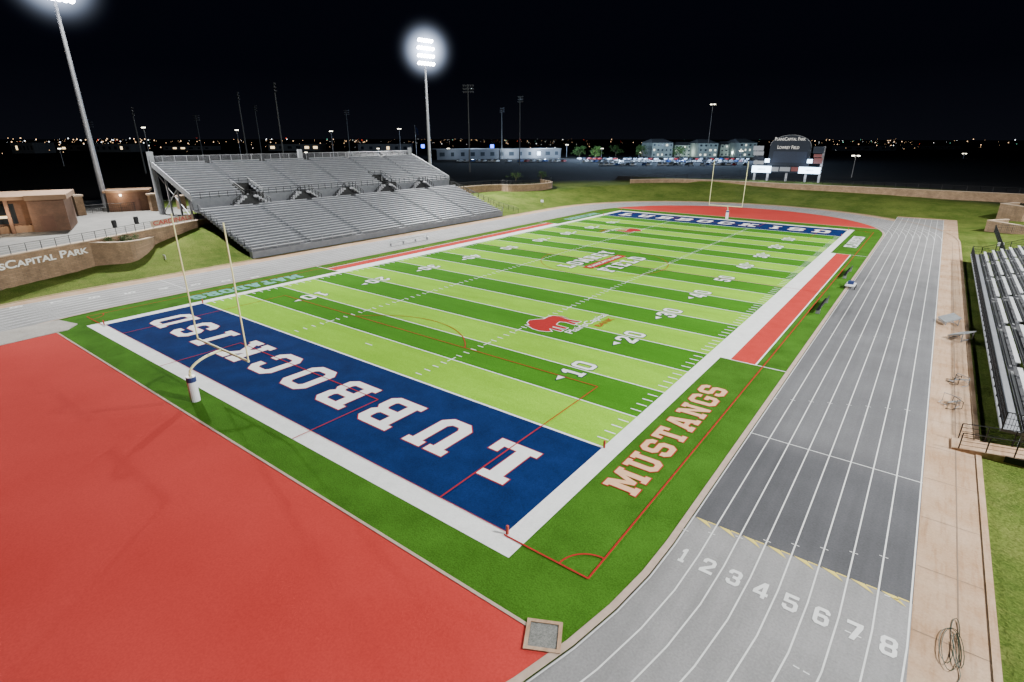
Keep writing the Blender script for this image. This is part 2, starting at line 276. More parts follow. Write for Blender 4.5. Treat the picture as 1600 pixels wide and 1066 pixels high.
# ---------------------------------------------------------------- slab letter glyphs
def T(*a): return [(a[i],a[i+1]) for i in range(0,len(a),2)]
G={
'L':[T(0,0,8,0,8,3.6,6.2,3.6,6.2,1.8,3.7,1.8,3.7,8.4,5,8.4,5,10,0,10,0,8.4,1.2,8.4,1.2,1.6,0,1.6)],
'U':[T(0,10,0,8.4,1,8.4,1,1.6,2.6,0,6.4,0,8,1.6,8,8.4,9,8.4,9,10,5,10,5,8.4,5.8,8.4,5.8,2.6,5.2,1.8,3.8,1.8,3.2,2.6,3.2,8.4,4,8.4,4,10)],
'B':[T(0,0,7,0,8.4,1.2,8.4,4.2,7.6,5.1,8.4,6,8.4,8.8,7,10,0,10,0,8.4,1,8.4,1,1.6,0,1.6),T(3.2,6,5.8,6,6.2,6.5,6.2,7.9,5.8,8.3,3.2,8.3),T(3.2,1.7,5.8,1.7,6.2,2.1,6.2,3.8,5.8,4.3,3.2,4.3)],
'O':[T(1.8,0,6.6,0,8.2,1.7,8.2,8.3,6.6,10,1.8,10,.2,8.3,.2,1.7),T(3,1.8,5.4,1.8,6,2.4,6,7.6,5.4,8.2,3,8.2,2.4,7.6,2.4,2.4)],
'C':[T(1.8,0,6.6,0,8.2,1.7,8.2,3.8,6,3.8,6,2.4,5.4,1.8,3,1.8,2.4,2.4,2.4,7.6,3,8.2,5.4,8.2,6,7.6,6,6.2,8.2,6.2,8.2,8.3,6.6,10,1.8,10,.2,8.3,.2,1.7)],
'K':[T(0,0,4,0,4,1.6,3.3,1.6,3.3,3.4,4.1,4.3,5.9,1.6,5.2,1.6,5.2,0,9.2,0,9.2,1.6,8.4,1.6,5.6,5.8,7.8,8.4,8.8,8.4,8.8,10,5,10,5,8.4,5.4,8.4,3.3,5.9,3.3,8.4,4,8.4,4,10,0,10,0,8.4,1,8.4,1,1.6,0,1.6)],
'I':[T(0,0,4.6,0,4.6,1.6,3.4,1.6,3.4,8.4,4.6,8.4,4.6,10,0,10,0,8.4,1.2,8.4,1.2,1.6,0,1.6)],
'S':[T(.2,1.5,1.7,0,6.5,0,8,1.5,8,4.6,6.7,5.9,2.9,5.9,2.4,6.4,2.4,7.7,2.9,8.2,5.2,8.2,5.8,7.6,5.8,6.9,8,6.9,8,8.5,6.5,10,1.7,10,.2,8.5,.2,5.4,1.5,4.1,5.3,4.1,5.8,3.6,5.8,2.3,5.3,1.8,3,1.8,2.4,2.4,2.4,3.1,.2,3.1)],
'D':[T(0,0,6.6,0,8.2,1.7,8.2,8.3,6.6,10,0,10,0,8.4,1,8.4,1,1.6,0,1.6),T(3.2,1.8,5.4,1.8,6,2.4,6,7.6,5.4,8.2,3.2,8.2)],
'M':[T(0,0,3.8,0,3.8,1.6,3,1.6,3,6.6,4.5,2.4,6.1,2.4,7.6,6.6,7.6,1.6,6.8,1.6,6.8,0,10.6,0,10.6,1.6,9.8,1.6,9.8,8.4,10.6,8.4,10.6,10,7.2,10,5.3,5.2,3.4,10,0,10,0,8.4,.8,8.4,.8,1.6,0,1.6)],
'T':[T(2.1,0,6.1,0,6.1,1.6,5.2,1.6,5.2,8.2,6.5,8.2,6.5,6.6,8.2,6.6,8.2,10,0,10,0,6.6,1.7,6.6,1.7,8.2,3,8.2,3,1.6,2.1,1.6)],
'A':[T(0,0,3.6,0,3.6,1.6,3,1.6,3.3,2.6,6.1,2.6,6.4,1.6,5.8,1.6,5.8,0,9.4,0,9.4,1.6,8.7,1.6,6.2,10,3.2,10,.7,1.6,0,1.6),T(3.8,4.2,5.6,4.2,4.7,7.6)],
'N':[T(0,0,3.8,0,3.8,1.6,3,1.6,3,6.4,6.4,0,8.2,0,8.2,8.4,9,8.4,9,10,5.4,10,5.4,8.4,6.2,8.4,6.2,4,3,10,0,10,0,8.4,.9,8.4,.9,1.6,0,1.6)],
'G':[T(1.8,0,6.6,0,8.2,1.7,8.2,5.2,4.8,5.2,4.8,3.6,6,3.6,6,2.4,5.4,1.8,3,1.8,2.4,2.4,2.4,7.6,3,8.2,5.4,8.2,6,7.6,6,6.8,8.2,6.8,8.2,8.3,6.6,10,1.8,10,.2,8.3,.2,1.7)],
'R':[T(0,0,3.9,0,3.9,1.6,3.2,1.6,3.2,4,4.3,4,5.8,0,8.8,0,8.8,1.6,7.7,1.6,6.7,4.2,8.2,5.4,8.2,8.6,6.8,10,0,10,0,8.4,1,8.4,1,1.6,0,1.6),T(3.2,5.7,5.4,5.7,6,6.2,6,7.8,5.4,8.3,3.2,8.3)],
'E':[T(0,0,8,0,8,3.4,6.2,3.4,6.2,1.8,3.2,1.8,3.2,4.2,5.2,4.2,5.2,5.9,3.2,5.9,3.2,8.2,6.2,8.2,6.2,6.8,8,6.8,8,10,0,10,0,8.4,1,8.4,1,1.6,0,1.6)],
'F':[T(0,0,4.2,0,4.2,1.6,3.2,1.6,3.2,4.2,5.2,4.2,5.2,5.9,3.2,5.9,3.2,8.2,6.2,8.2,6.2,6.8,8,6.8,8,10,0,10,0,8.4,1,8.4,1,1.6,0,1.6)],
'Y':[T(2.4,0,6.6,0,6.6,1.6,5.6,1.6,5.6,4,8,8.4,8.8,8.4,8.8,10,5.2,10,5.2,8.4,5.8,8.4,4.5,5.9,3.2,8.4,3.8,8.4,3.8,10,.2,10,.2,8.4,1,8.4,3.4,4,3.4,1.6,2.4,1.6)],
'P':[T(0,0,4.2,0,4.2,1.6,3.2,1.6,3.2,3.6,6.8,3.6,8.2,5,8.2,8.6,6.8,10,0,10,0,8.4,1,8.4,1,1.6,0,1.6),T(3.2,5.4,5.4,5.4,6,5.9,6,7.7,5.4,8.3,3.2,8.3)],
'1':[T(1,0,5.6,0,5.6,1.6,4.4,1.6,4.4,10,2.6,10,.8,8.4,.8,7,2.2,7,2.2,1.6,1,1.6)],
'2':[T(.2,0,8,0,8,1.9,3.4,1.9,8,5.6,8,8.5,6.5,10,1.7,10,.2,8.5,.2,6.6,2.4,6.6,2.4,7.7,2.9,8.2,5.3,8.2,5.8,7.7,5.8,6.4,.2,1.9)],
'3':[T(.2,1.5,1.7,0,6.5,0,8,1.5,8,4.2,7.2,5.1,8,6,8,8.5,6.5,10,1.7,10,.2,8.5,.2,6.9,2.4,6.9,2.4,7.7,2.9,8.2,5.3,8.2,5.8,7.7,5.8,6.5,5.3,6,3.2,6,3.2,4.2,5.3,4.2,5.8,3.7,5.8,2.3,5.3,1.8,2.9,1.8,2.4,2.3,2.4,3.1,.2,3.1)],
'4':[T(4.6,0,6.8,0,6.8,1.8,8,1.8,8,3.6,6.8,3.6,6.8,10,4.4,10,0,3.8,0,1.8,4.6,1.8),T(2.4,3.6,4.6,3.6,4.6,6.8)],
'5':[T(.2,1.5,1.7,0,6.5,0,8,1.5,8,5,6.5,6.4,2.4,6.4,2.4,8.1,7.6,8.1,7.6,10,.3,10,.3,4.6,5.2,4.6,5.8,4,5.8,2.3,5.3,1.8,2.9,1.8,2.4,2.3,2.4,3.1,.2,3.1)],
'6':[T(1.7,0,6.5,0,8,1.5,8,4.8,6.6,6.2,2.4,6.2,2.4,7.7,2.9,8.2,5.3,8.2,5.8,7.7,5.8,7.1,8,7.1,8,8.5,6.5,10,1.7,10,.2,8.5,.2,1.5),T(2.4,2.3,2.9,1.8,5.3,1.8,5.8,2.3,5.8,3.9,5.3,4.4,2.4,4.4)],
'7':[T(2.2,0,4.8,0,8,7.9,8,10,.2,10,.2,8,5.2,8)],
'8':[T(1.7,0,6.5,0,8,1.5,8,4.2,7.2,5.1,8,6,8,8.5,6.5,10,1.7,10,.2,8.5,.2,6,1,5.1,.2,4.2,.2,1.5),T(2.4,2.3,2.9,1.8,5.3,1.8,5.8,2.3,5.8,3.7,5.3,4.2,2.9,4.2,2.4,3.7),T(2.4,6.5,2.9,6,5.3,6,5.8,6.5,5.8,7.7,5.3,8.2,2.9,8.2,2.4,7.7)],
}
G['0']=[[(x*.95,y) for x,y in l] for l in G['O']]
G['W']=[[(x,10-y) for x,y in l] for l in G['M']]
G['bison']=[T(0,2.6,.5,1.5,1.1,1.0,1.7,1.6,2.3,2.0,2.1,0,3.0,0,3.3,1.9,3.7,2.1,3.8,0,4.7,0,4.9,2.1,5.9,2.4,7.0,2.5,7.4,1.6,7.1,0,8.0,0,8.4,1.6,8.7,0,9.6,0,9.3,2.2,9.6,3.6,10,2.2,10.2,3.6,9.5,4.8,8.2,5.1,6.6,5.0,5.4,5.8,4.0,6.4,2.6,6.0,1.6,5.1,1.2,5.6,.9,4.8,.2,3.8)]
def area(l): return sum(a[0]*b[1]-b[0]*a[1] for a,b in zip(l,l[1:]+l[:1]))/2
def offs(l,d,hole):
    if (area(l)>0)==hole: l=l[::-1]
    o=[];n=len(l)
    for i in range(n):
        a,b,c=l[i-1],l[i],l[(i+1)%n];e1=Vector((b[0]-a[0],b[1]-a[1])).normalized();e2=Vector((c[0]-b[0],c[1]-b[1])).normalized()
        n1=Vector((e1.y,-e1.x));n2=Vector((e2.y,-e2.x));k=(n1+n2)/max(.5,1+n1.dot(n2));o.append((b[0]+k.x*d,b[1]+k.y*d))
    return o
def gtext(mb,s,c,rd,ud,h,width=None,gap=1.6,space=5,off=0,z=0,mi=0):
    pos=[];x=0
    for ch in s:
        if ch==' ': x+=space-gap;continue
        w=max(p[0] for p in G[ch][0]);pos.append((ch,x));x+=w+gap
    tot=x-gap;sx=(width/tot) if width else h/10;sy=h/10;rd=Vector(rd);ud=Vector(ud);c=Vector(c)
    for ch,x0 in pos:
        loops=[]
        for i,l in enumerate(G[ch]):
            q=[((x0+px-tot/2)*sx,(py-5)*sy) for px,py in l];q=offs(q,off,i>0)
            loops.append([Vector((p[0],p[1],0)) for p in q])
        flat=[v for l in loops for v in l]
        tris=geometry.tessellate_polygon(loops)
        n=len(mb.v)
        for v in flat:
            q=c+rd*v.x+ud*v.y;mb.v.append((q.x,q.y,z))
        for t in tris: mb.f.append(tuple(n+i for i in t));mb.m.append(mi)
def btext(name,s,size,mat,parent,org,rd,ud,ext=.03,caps=False,width=None,align='CENTER',bold=.012):
    cu=bpy.data.curves.new('t','FONT');cu.body=s;cu.size=size;cu.extrude=ext;cu.align_x=align;cu.align_y='CENTER';cu.offset=size*bold
    cu.small_caps_scale=.78
    if caps:
        for i,ch in enumerate(s):
            if ch.islower(): cu.body_format[i].use_small_caps=True
    ob=bpy.data.objects.new('t',cu);COL.objects.link(ob);bpy.context.view_layer.update();dg=bpy.context.evaluated_depsgraph_get()
    me=bpy.data.meshes.new_from_object(ob.evaluated_get(dg));COL.objects.unlink(ob);bpy.data.objects.remove(ob)
    rd=Vector(rd).normalized();ud=Vector(ud).normalized();nn=rd.cross(ud);o0=Vector(org)-(wloc(parent) if parent is not None else Vector())
    k=1
    if width:
        xs=[v.co.x for v in me.vertices];k=width/(max(xs)-min(xs))
    me.transform(Matrix([[rd[0]*k,ud[0],nn[0],o0[0]],[rd[1]*k,ud[1],nn[1],o0[1]],[rd[2]*k,ud[2],nn[2],o0[2]],[0,0,0,1]]))
    me.materials.clear();me.materials.append(mat);o=bpy.data.objects.new(name,me);COL.objects.link(o);o.parent=parent;return o
def interp(t,tab):
    if t<=tab[0][0]: return tab[0][1]
    for (a,u),(b,v) in zip(tab,tab[1:]):
        if t<=b: return u+(v-u)*(t-a)/(b-a)
    return tab[-1][1]
def s01(t): t=max(0,min(1,t));return t*t*(3-2*t)
# ---------------------------------------------------------------- terrain
ZC=4.1
wA=at(0,400,4.3);wB=at(150,373,4.3);wC=at(240,356,4.3);wD=at(310,343,4.3)
dAB=(wA-wB);wA2=wA+dAB*.5
XW=[(-100,-24),(-86,-34),(-72,-42),(wA2.y,wA2.x),(wA.y,wA.x),(wB.y,wB.x),(wC.y,wC.x),(wD.y,wD.x),(wD.y+3,wD.x-.6)]
def terr(x,y):
    dy=max(0,abs(y)-51);rho=math.hypot(x,dy);d=rho-41.9
    if y>0: d=min(d,math.hypot(max(0,abs(x-35.2)-6.6),max(0,y-85)))
    if y<0: d=min(d,math.hypot(max(0,abs(x-35.2)-6.6),max(0,-y-120)),math.hypot(max(0,abs(x+35.2)-6.6),max(0,-y-90)))
    if d<=0: return -.08
    far=s01((rho-75)/60)
    if x<0 and y<-26:
        xw=interp(y,XW)
        if x<xw-1.4: return ZC
        hf=interp(y,[(-92,.5),(-50,.7),(-42,1.2),(-36,2.3),(-28,3.4)])
        rw=math.hypot(xw,dy)-41.9;return -.08+(hf+.08)*s01(d/max(3,rw))
    if y>113.4 and x>-56: return 4.3
    Hl=interp(x,[(-30,ZC),(0,2.9),(25,2.6),(40,2.2),(70,2.2)])
    if x<0: Hl=min(Hl,interp(y,[(31,ZC),(40,2.3),(80,2.5),(100,3.2)]))
    if x>0 and y<60: Hl=.9
    z=-.08+(Hl+.08)*s01(d/21)
    return z*(1-far)+ZC*far
def axis(segs):
    o=[]
    for a,b,st in segs:
        n=max(1,int(round((b-a)/st)));o+=[a+(b-a)*i/n for i in range(n)]
    o.append(segs[-1][1]);return o
xs=axis([(-6000,-1500,900),(-1500,-300,200),(-300,-110,19),(-110,-72,4),(-72,-38,.7),(-38,38,4),(38,62,1),(62,140,6),(140,400,26),(400,1500,180),(1500,6000,900)])
ys=axis([(-1500,-300,200),(-300,-120,30),(-120,-68,4),(-68,-22,.7),(-22,84,3),(84,120,1.2),(120,200,8),(200,600,50),(600,2000,200),(2000,7000,1000)])
mb=MB();nx=len(xs)
for y in ys:
    for x in xs:
        z=terr(x,y);mb.v.append((x,y,z+(random.uniform(-.04,.04) if z>.3 and abs(x)<120 and abs(y)<130 else 0)))
for j in range(len(ys)-1):
    for i in range(nx-1): mb.f.append((j*nx+i,j*nx+i+1,(j+1)*nx+i+1,(j+1)*nx+i));mb.m.append(0)
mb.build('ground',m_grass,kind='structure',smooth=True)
mb=MB();pl=[(x,y) for y,x in XW[2:]]
for (a,b) in zip(pl,pl[1:]): mb.face([(a[0]-.2,a[1],ZC+.05),(b[0]-.2,b[1],ZC+.05),(-110,b[1],ZC+.05),(-110,a[1],ZC+.05)])
mb.face([(-73,wD.y+3,ZC+.05),(-73,34,ZC+.05),(-82,34,ZC+.05),(-82,wD.y+3,ZC+.05)])
mb.build('concourse_pavement',m_conc2,kind='structure')
# ---------------------------------------------------------------- track
RI,RO=30.75,39.4
MB().ring(RI,RO,0).build('running_track',m_track,kind='structure')
mb=MB();mb.rect(RI,RO,51,84,-.006);mb.rect(-RO,-RI,-86,-51,-.006);mb.rect(RI,RO,-110,-51,-.006)
mb.build('track_chute',m_track,kind='structure')
mb=MB().ring(RO,41.7,-.012);mb.build('concrete_apron',m_conc,kind='structure')
MB().rect(RO,41.7,51,86,-.02).rect(RI,RO,84,86,-.02).rect(RO,41.7,-110,-51,-.02).build('concrete_walk',m_conc,kind='structure')
mb=MB()
mb.ring(41.7,41.95,.05)
mb.rect(40.78,40.83,-50.9,50.9,-.004,1)
for k in range(26): mb.rect(39.45,41.65,-50+k*4,-49.97+k*4,-.0035,1)
mb.build('apron_edging',[m_conc,m_joint],kind='structure')
mb=MB();mb.ring(RI-.32,RI-.02,.06)
mb.build('track_curb',m_curb,kind='structure')
cs=[at(*p,.08) for p in ((-60,531),(92,500),(121,506),(106,515),(-60,553))]
MB().hexa([(p.x,p.y,.0) for p in cs],[(p.x,p.y,.08) for p in cs]).build('concrete_strip',m_strip,kind='structure')
mb=MB()
for i in range(9):
    r=RI+.06+i*(RO-RI-.12)/8
    mb.ring(r-.03,r+.03,.006)
    mb.rect(r-.03,r+.03,51.1,84,.0065)
    mb.rect(-r-.03,-r+.03,-86,-51.1,.0065)
LW=(RO-RI-.12)/8
mb.rect(RI,RO,-38.73,-38.67,.011)
for yy in (76,78.2,): mb.rect(RI,RO,yy-.03,yy+.03,.011)
mb.rect(-RO,-RI,-44.1,-44.04,.011)
for i in range(8):
    for k in range(5):
        a=math.pi*1.5+.2+.135*i*.55+k*.14+.35
        r=RI+.06+(i+.5)*LW
        if k%2: r=RI+.06+i*LW
        cx,cy=r*math.cos(a),-51+r*math.sin(a);t=Vector((-math.sin(a),math.cos(a)));n=Vector((math.cos(a),math.sin(a)))
        for g in (-1,1):
            c=Vector((cx,cy))+n*g*.16;w,h=(.10,.025)
            mb.face([(*(c+n*w+t*h),.011),(*(c-n*w+t*h),.011),(*(c-n*w-t*h),.011),(*(c+n*w-t*h),.011)])
for i in range(8):
    for k in range(3):
        yy=-51+1.2+k*17+i*.5;x=RI+.06+i*LW
        if yy<50: mb.rect(x-.16,x-.05,yy,yy+.04,.011);mb.rect(x+.05,x+.16,yy,yy+.04,.011)
mb.build('lane_lines',m_tline,kind='structure')
mb=MB()
for i in range(8):
    x=RI+.06+(i+.5)*LW;gtext(mb,str(i+1),(x,-51.4),(1,0),(0,1),.92,width=.54 if i else .3,z=.015)
    gtext(mb,str(i+1),(-x,-36-i*3.2),(-1,0),(0,-1),1.1,width=.55,z=.015)
mb.build('lane_numbers',m_tline,kind='structure')
mb=MB()
for i in range(8):
    x=RI+.06+i*LW
    mb.face([(x+.08,-48.55,.011),(x+LW*.55,-48.55,.011),(x+LW*.55+.35,-48.95,.011)]);mb.rect(x+LW*.6,x+LW-.05,-48.6,-48.53,.011)
mb.build('exchange_zone_marks',m_yellow,kind='structure')
# ---------------------------------------------------------------- infield
def cap(r,y0,z,sgn):
    o=[];ye=(y0-51);a0=math.asin(ye/r)
    for i in range(49):
        a=a0+(math.pi-2*a0)*i/48;o.append((r*math.cos(a),sgn*(51+r*math.sin(a)),z))
    return o
mb=MB();rr=RI-.32;o=[]
for cyy,st in ((51,0),(-51,math.pi)):
    for i in range(49):
        a=st+math.pi*i/48;o.append((rr*math.cos(a),cyy+rr*math.sin(a),.015))
mb.face(o);mb.build('infield_turf',m_turf,kind='structure')
mb=MB();mb.face(cap(rr,58.5,.025,-1));mb.face(cap(rr,60.5,.025,1));mb.build('red_surfacing',m_red,kind='structure')
mb=MB();xx=math.sqrt(rr**2-7.5**2);mb.box(-xx,xx,-58.5,-58.36,.0,.05);mb.box(-xx,xx,60.36,60.5,0,.05);mb.build('surfacing_edge',m_curb,kind='structure')
W2=24.385;EL=54.86;GL=45.72
fld=MB().rect(-W2,W2,-GL,GL,.026).build('football_field',m_field,kind='structure')
for s in (-1,1):
    ez=MB().rect(-W2,W2,min(s*GL,s*EL),max(s*GL,s*EL),.026).build('end_zone',m_blue,fld)
    for off,z,m,nm in ((.065,.038,m_redl,'letter_outline'),(0,.046,m_line,'lettering')):
        mb=MB();gtext(mb,'LUBBOCK ISD',(0,s*50.3),(s,0),(0,s),3.7 if s<0 else 4.0,width=44.0,gap=4.3,space=7.5,off=off,z=z);mb.build(nm,m,ez)
bw=1.05;by=1.25;mb=MB()
mb.rect(-W2-bw,W2+bw,-EL-by,-EL,.03);mb.rect(-W2-bw,W2+bw,EL,EL+by,.03)
BX=27.43
for s in (-1,1):
    a,b=sorted((s*W2,s*(W2+bw)));mb.rect(a,b,-EL,-BX,.03);mb.rect(a,b,BX,EL,.03);a,b=sorted((s*W2,s*(W2+1.85)));mb.rect(a,b,-BX,BX,.03)
mb.build('white_border',m_white,fld)
mb=MB()
for s in (-1,1):
    a,b=sorted((s*(W2+1.85),s*(W2+3.75)));mb.rect(a,b,-BX,BX,.03)
mb.build('bench_strip',m_redz,fld)
mb=MB()
for s in (-1,1):
    a,b=sorted((s*(W2+3.75),s*(W2+3.87)));mb.rect(a,b,-BX,BX,.034)
    a,b=sorted((s*(W2+1.85),s*RI-s*.35))
    for q in (-1,1): mb.rect(a,b,q*BX-.05,q*BX+.05,.038)
mb.build('bench_strip_lines',m_line,fld)
mb=MB()
for i in range(21):
    y=-GL+i*4.572;w=.055 if i not in (0,20) else .09;mb.rect(-W2,W2,y-w,y+w,.036)
mb.build('yard_lines',m_line,fld)
mb=MB()
for i in range(1,100):
    if i%5==0: continue
    y=-GL+i*.9144
    for x in (-8.13,8.13): mb.rect(x-.32,x+.32,y-.05,y+.05,.036)
    for s in (-1,1): a,b=sorted((s*(W2-.1),s*(W2-.85)));mb.rect(a,b,y-.05,y+.05,.036)
for i in range(1,20):
    y=-GL+i*4.572
    for x in (-8.13,8.13): mb.rect(x-.05,x+.05,y-.5,y+.5,.040)
for s in (-1,1): mb.rect(-.45,.45,s*(GL-2.74)-.05,s*(GL-2.74)+.05,.036)
mb.build('hash_marks',m_line,fld)
for i in range(1,10):
    y=-GL+i*9.144;n=10*min(i,10-i)
    for s in (-1,1):
        for off,z,m,nm in ((.08,.042,m_navy,'number_outline'),(0,.050,m_line,'yard_number')):
            mb=MB();gtext(mb,str(n),(s*17.4,y),(0,s),(-s,0),1.95,width=2.9,gap=3.8,off=off,z=z)
            if n!=50:
                q=-1 if i<5 else 1;yy=y+q*2.0;e=off*1.3;mb.face([(s*17.1-.34-e*.6,yy-q*e,z),(s*17.1+.34+e*.6,yy-q*e,z),(s*17.1,yy+q*(.8+e*2),z)])
            mb.build(nm,m,fld)
mb=MB();z=.058;lw=.042
def rl(x0,x1,y0,y1,w=None):
    w=w or lw
    if abs(x1-x0)<.01: mb.rect(x0-w,x0+w,min(y0,y1),max(y0,y1),z)
    else: mb.rect(min(x0,x1),max(x0,x1),y0-w,y0+w,z+.001)
SX,SY=28.75,55.1
for s in (-1,1):
    rl(s*SX,s*SX,-SY,SY);rl(W2,SX,s*SY,s*SY);rl(-SX,-W2,s*SY,s*SY);rl(-W2,W2,s*(EL+.02),s*(EL+.02),.02);rl(-20.16,20.16,s*(SY-16.5),s*(SY-16.5));rl(-9.16,9.16,s*(SY-5.5),s*(SY-5.5))
    for q in (-1,1): rl(q*20.16,q*20.16,s*EL,s*(SY-16.5));rl(q*9.16,q*9.16,s*(EL+by),s*(SY-5.5))
    a=math.acos(5.5/9.15);c=-s*math.pi/2;mb.arc(0,s*(SY-11),9.15,lw*2,c-a,c+a,z+.002)
    for q in (-1,1):
        a0={(1,1):math.pi,(-1,1):1.5*math.pi,(-1,-1):0,(1,-1):.5*math.pi}[(q,s)];mb.arc(q*SX,s*SY,1.4,lw*2,a0,a0+math.pi/2,z+.002)
rl(-SX,SX,0,0);mb.arc(0,0,9.15,lw*2,0,2*math.pi,z+.002,n=96)
mb.build('soccer_lines',m_redl,fld)
for off,z,m,nm in ((.10,.066,m_navy,'logo_outline'),(0,.074,m_line,'field_name_lettering')):
    mb=MB();gtext(mb,'LOWREY',(-2.6,0),(0,1),(-1,0),2.4,width=13.6,off=off,z=z,gap=3.2);gtext(mb,'FIELD',(3.1,0),(0,1),(-1,0),2.4,width=11.2,off=off,z=z,gap=3.2);mb.build(nm,m,fld)
MB().rect(-.45,1.05,-5.4,5.4,.078).build('logo_band',m_redl,fld)
btext('band_lettering','PLAINSCAPITAL PARK',.95,m_line,fld,(.3,0,.083),(0,1,0),(-1,0,0),.001,width=9.4)
for s in (1,-1):
    c=(s*8.3,-s*28.6)
    mb=MB();gtext(mb,['bison'],c,(0,s),(-s,0),6.6,width=5.0,off=.09,z=.066);mb.build('emblem_outline',m_line,fld)
    mb=MB();gtext(mb,['bison'],c,(0,s),(-s,0),6.6,width=5.0,off=0,z=.072);mb.build('animal_emblem',m_redl,fld)
    btext('sponsor_lettering','PlainsCapital',1.2,m_line,fld,(s*12.4,-s*26.4,.068),(0,s,0),(-s,0,0),.001,width=7.2,bold=.004)
    btext('sponsor_lettering_lower','BANK',1.0,m_redl,fld,(s*13.6,-s*25.2,.068),(0,s,0),(-s,0,0),.001,width=3.0,bold=.004)
def team(s,yc,x,wd,mo,mt,ss,h=1.85):
    for off,z,m,nm in ((.06,.038,mo,'team_name_outline'),(0,.046,mt,'team_name_lettering')):
        mb=MB();gtext(mb,s,(x,yc),(0,ss),(-ss,0),h,width=wd,gap=1.9,off=off,z=z);mb.build(nm,m,fld)
team('MUSTANGS',-41.2,27.0,15.4,m_redl,m_cream,1);team('PLAINSMEN',41.2,27.2,13,m_navy,m_line,1)
team('MATADORS',-38.8,-27.4,13.5,m_sky2,m_sky,-1);team('MATADORS',41,-27.4,13.5,m_sky2,m_sky,-1)
# ---------------------------------------------------------------- lights
def tube_pole(parent,h,r0,r1,m):
    MB().tube((0,0,0),(0,0,h),r0,r1,12).build('pole',m,parent,world=False)
    MB().tube((0,0,0),(0,0,.8),r0*1.6,r0*1.6,12).build('footing',m_conc2,parent,world=False)
fl=MB();fl.tube((0,-.35,.12),(0,.3,-.12),.16,.5,10,0);fl.tube((0,.301,-.121),(0,.34,-.135),.48,.50,10,1)
def floodlight(lens,parent,x,z):
    key='fl_'+lens.name
    me=bpy.data.meshes.get(key)
    if me is None:
        o=fl.build('floodlight',[m_steel,lens],parent,world=False);o.data.name=key
    else:
        o=bpy.data.objects.new('floodlight',me);COL.objects.link(o);o.parent=parent
    o.location=(x,.35,z);o.rotation_euler=(R(-12),0,0);return o
HR=12.;m_glare=glare_mat(HR)
def sphere_mb(r,n=16,m=10):
    mb=MB();rows=[]
    for j in range(m+1):
        t=math.pi*j/m;rows.append(len(mb.v));mb.v+=[(r*math.sin(t)*math.cos(2*math.pi*i/n),r*math.sin(t)*math.sin(2*math.pi*i/n),r*math.cos(t)) for i in range(n)]
    for j in range(m):
        for i in range(n): mb.f.append((rows[j]+i,rows[j+1]+i,rows[j+1]+(i+1)%n,rows[j]+(i+1)%n));mb.m.append(0)
    return mb
def tower(loc,aim,h,label,lens=m_lens,n=6,rows=4,glare=False):
    t=empty('floodlight_tower',loc,label,'floodlight tower','floodlight towers around the field',rz=math.atan2(aim[1]-loc[1],aim[0]-loc[0])-math.pi/2)
    tube_pole(t,h+4,.5,.22,m_steel)
    for k in range(rows):
        z=h-2.4+k*1.8;w=2.7 if k<rows-1 else 2.3
        ca=MB().box(-w,w,-.09,.09,z-.09,z+.09).build('crossarm',m_steel,t,world=False)
        for i in range(n): floodlight(lens,ca,-w+2*w*(i+.5)/n,z-.05)
    if glare:
        o=sphere_mb(HR).build('lamp_glare',m_glare,t,world=False);o.location=(0,.6,h+.4)  # added glow ball imitating camera glare, not dust in the air
    return t
t2=on_x(672,261,-79)
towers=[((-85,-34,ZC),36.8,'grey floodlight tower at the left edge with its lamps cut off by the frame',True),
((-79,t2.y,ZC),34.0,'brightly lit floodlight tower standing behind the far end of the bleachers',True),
((82,-34,ZC),38,'floodlight tower behind the near end of the right bleachers',False),((82,47,ZC),38,'floodlight tower behind the far end of the right bleachers',False)]
EN=[430000,450000,400000,440000]
for (l,h,lab,glare_on),e in zip(towers,EN):
    aim=(l[0]*.05,l[1]*.7)
    tower(l,aim,h,lab,glare=glare_on)
    d=bpy.data.lights.new('floodlight_beam','SPOT');d.energy=e;d.spot_size=R(172);d.spot_blend=.9;d.shadow_soft_size=1.2;d.color=(.985,1,.97)
    o=bpy.data.objects.new('floodlight_beam',d);COL.objects.link(o);p=Vector(l)+Vector((0,0,h+.5));dr=(Vector((aim[0],aim[1],0))-p);dh=Vector((dr.x,dr.y,0)).normalized();p=p+dh*2
    o.location=p;o.rotation_euler=(Vector((aim[0],aim[1],0))-p).to_track_quat('-Z','Y').to_euler()
s=bpy.data.lights.new('moon_fill','SUN');s.energy=.01;s.angle=R(.5);s.color=(.8,.88,1);o=bpy.data.objects.new('moon_fill',s);COL.objects.link(o);o.rotation_euler=(R(50),0,R(120))  # faint unseen moonlight, added as fill
w=bpy.data.worlds.new('World');SC.world=w;w.use_nodes=True;nt=w.node_tree;bg=nt.nodes['Background']
sk=nt.nodes.new('ShaderNodeTexSky');sk.sky_type='NISHITA';sk.sun_disc=False;sk.sun_elevation=R(-4);sk.sun_rotation=R(120)
tc=nt.nodes.new('ShaderNodeTexCoord');sp=nt.nodes.new('ShaderNodeSeparateXYZ');nt.links.new(tc.outputs['Generated'],sp.inputs[0])
ra=nt.nodes.new('ShaderNodeValToRGB');nt.links.new(sp.outputs[2],ra.inputs[0]);cr=ra.color_ramp
cr.elements[0].position=0;cr.elements[0].color=(.0040,.0045,.0072,1);cr.elements[1].position=.5;cr.elements[1].color=(.0014,.0017,.0050,1)
e=cr.elements.new(.1);e.color=(.0014,.0018,.0044,1)
ad=nt.nodes.new('ShaderNodeMix');ad.data_type='RGBA';ad.blend_type='ADD';ad.inputs[0].default_value=.01;nt.links.new(ra.outputs[0],ad.inputs[6]);nt.links.new(sk.outputs[0],ad.inputs[7])
nt.links.new(ad.outputs[2],bg.inputs[0]);bg.inputs[1].default_value=1
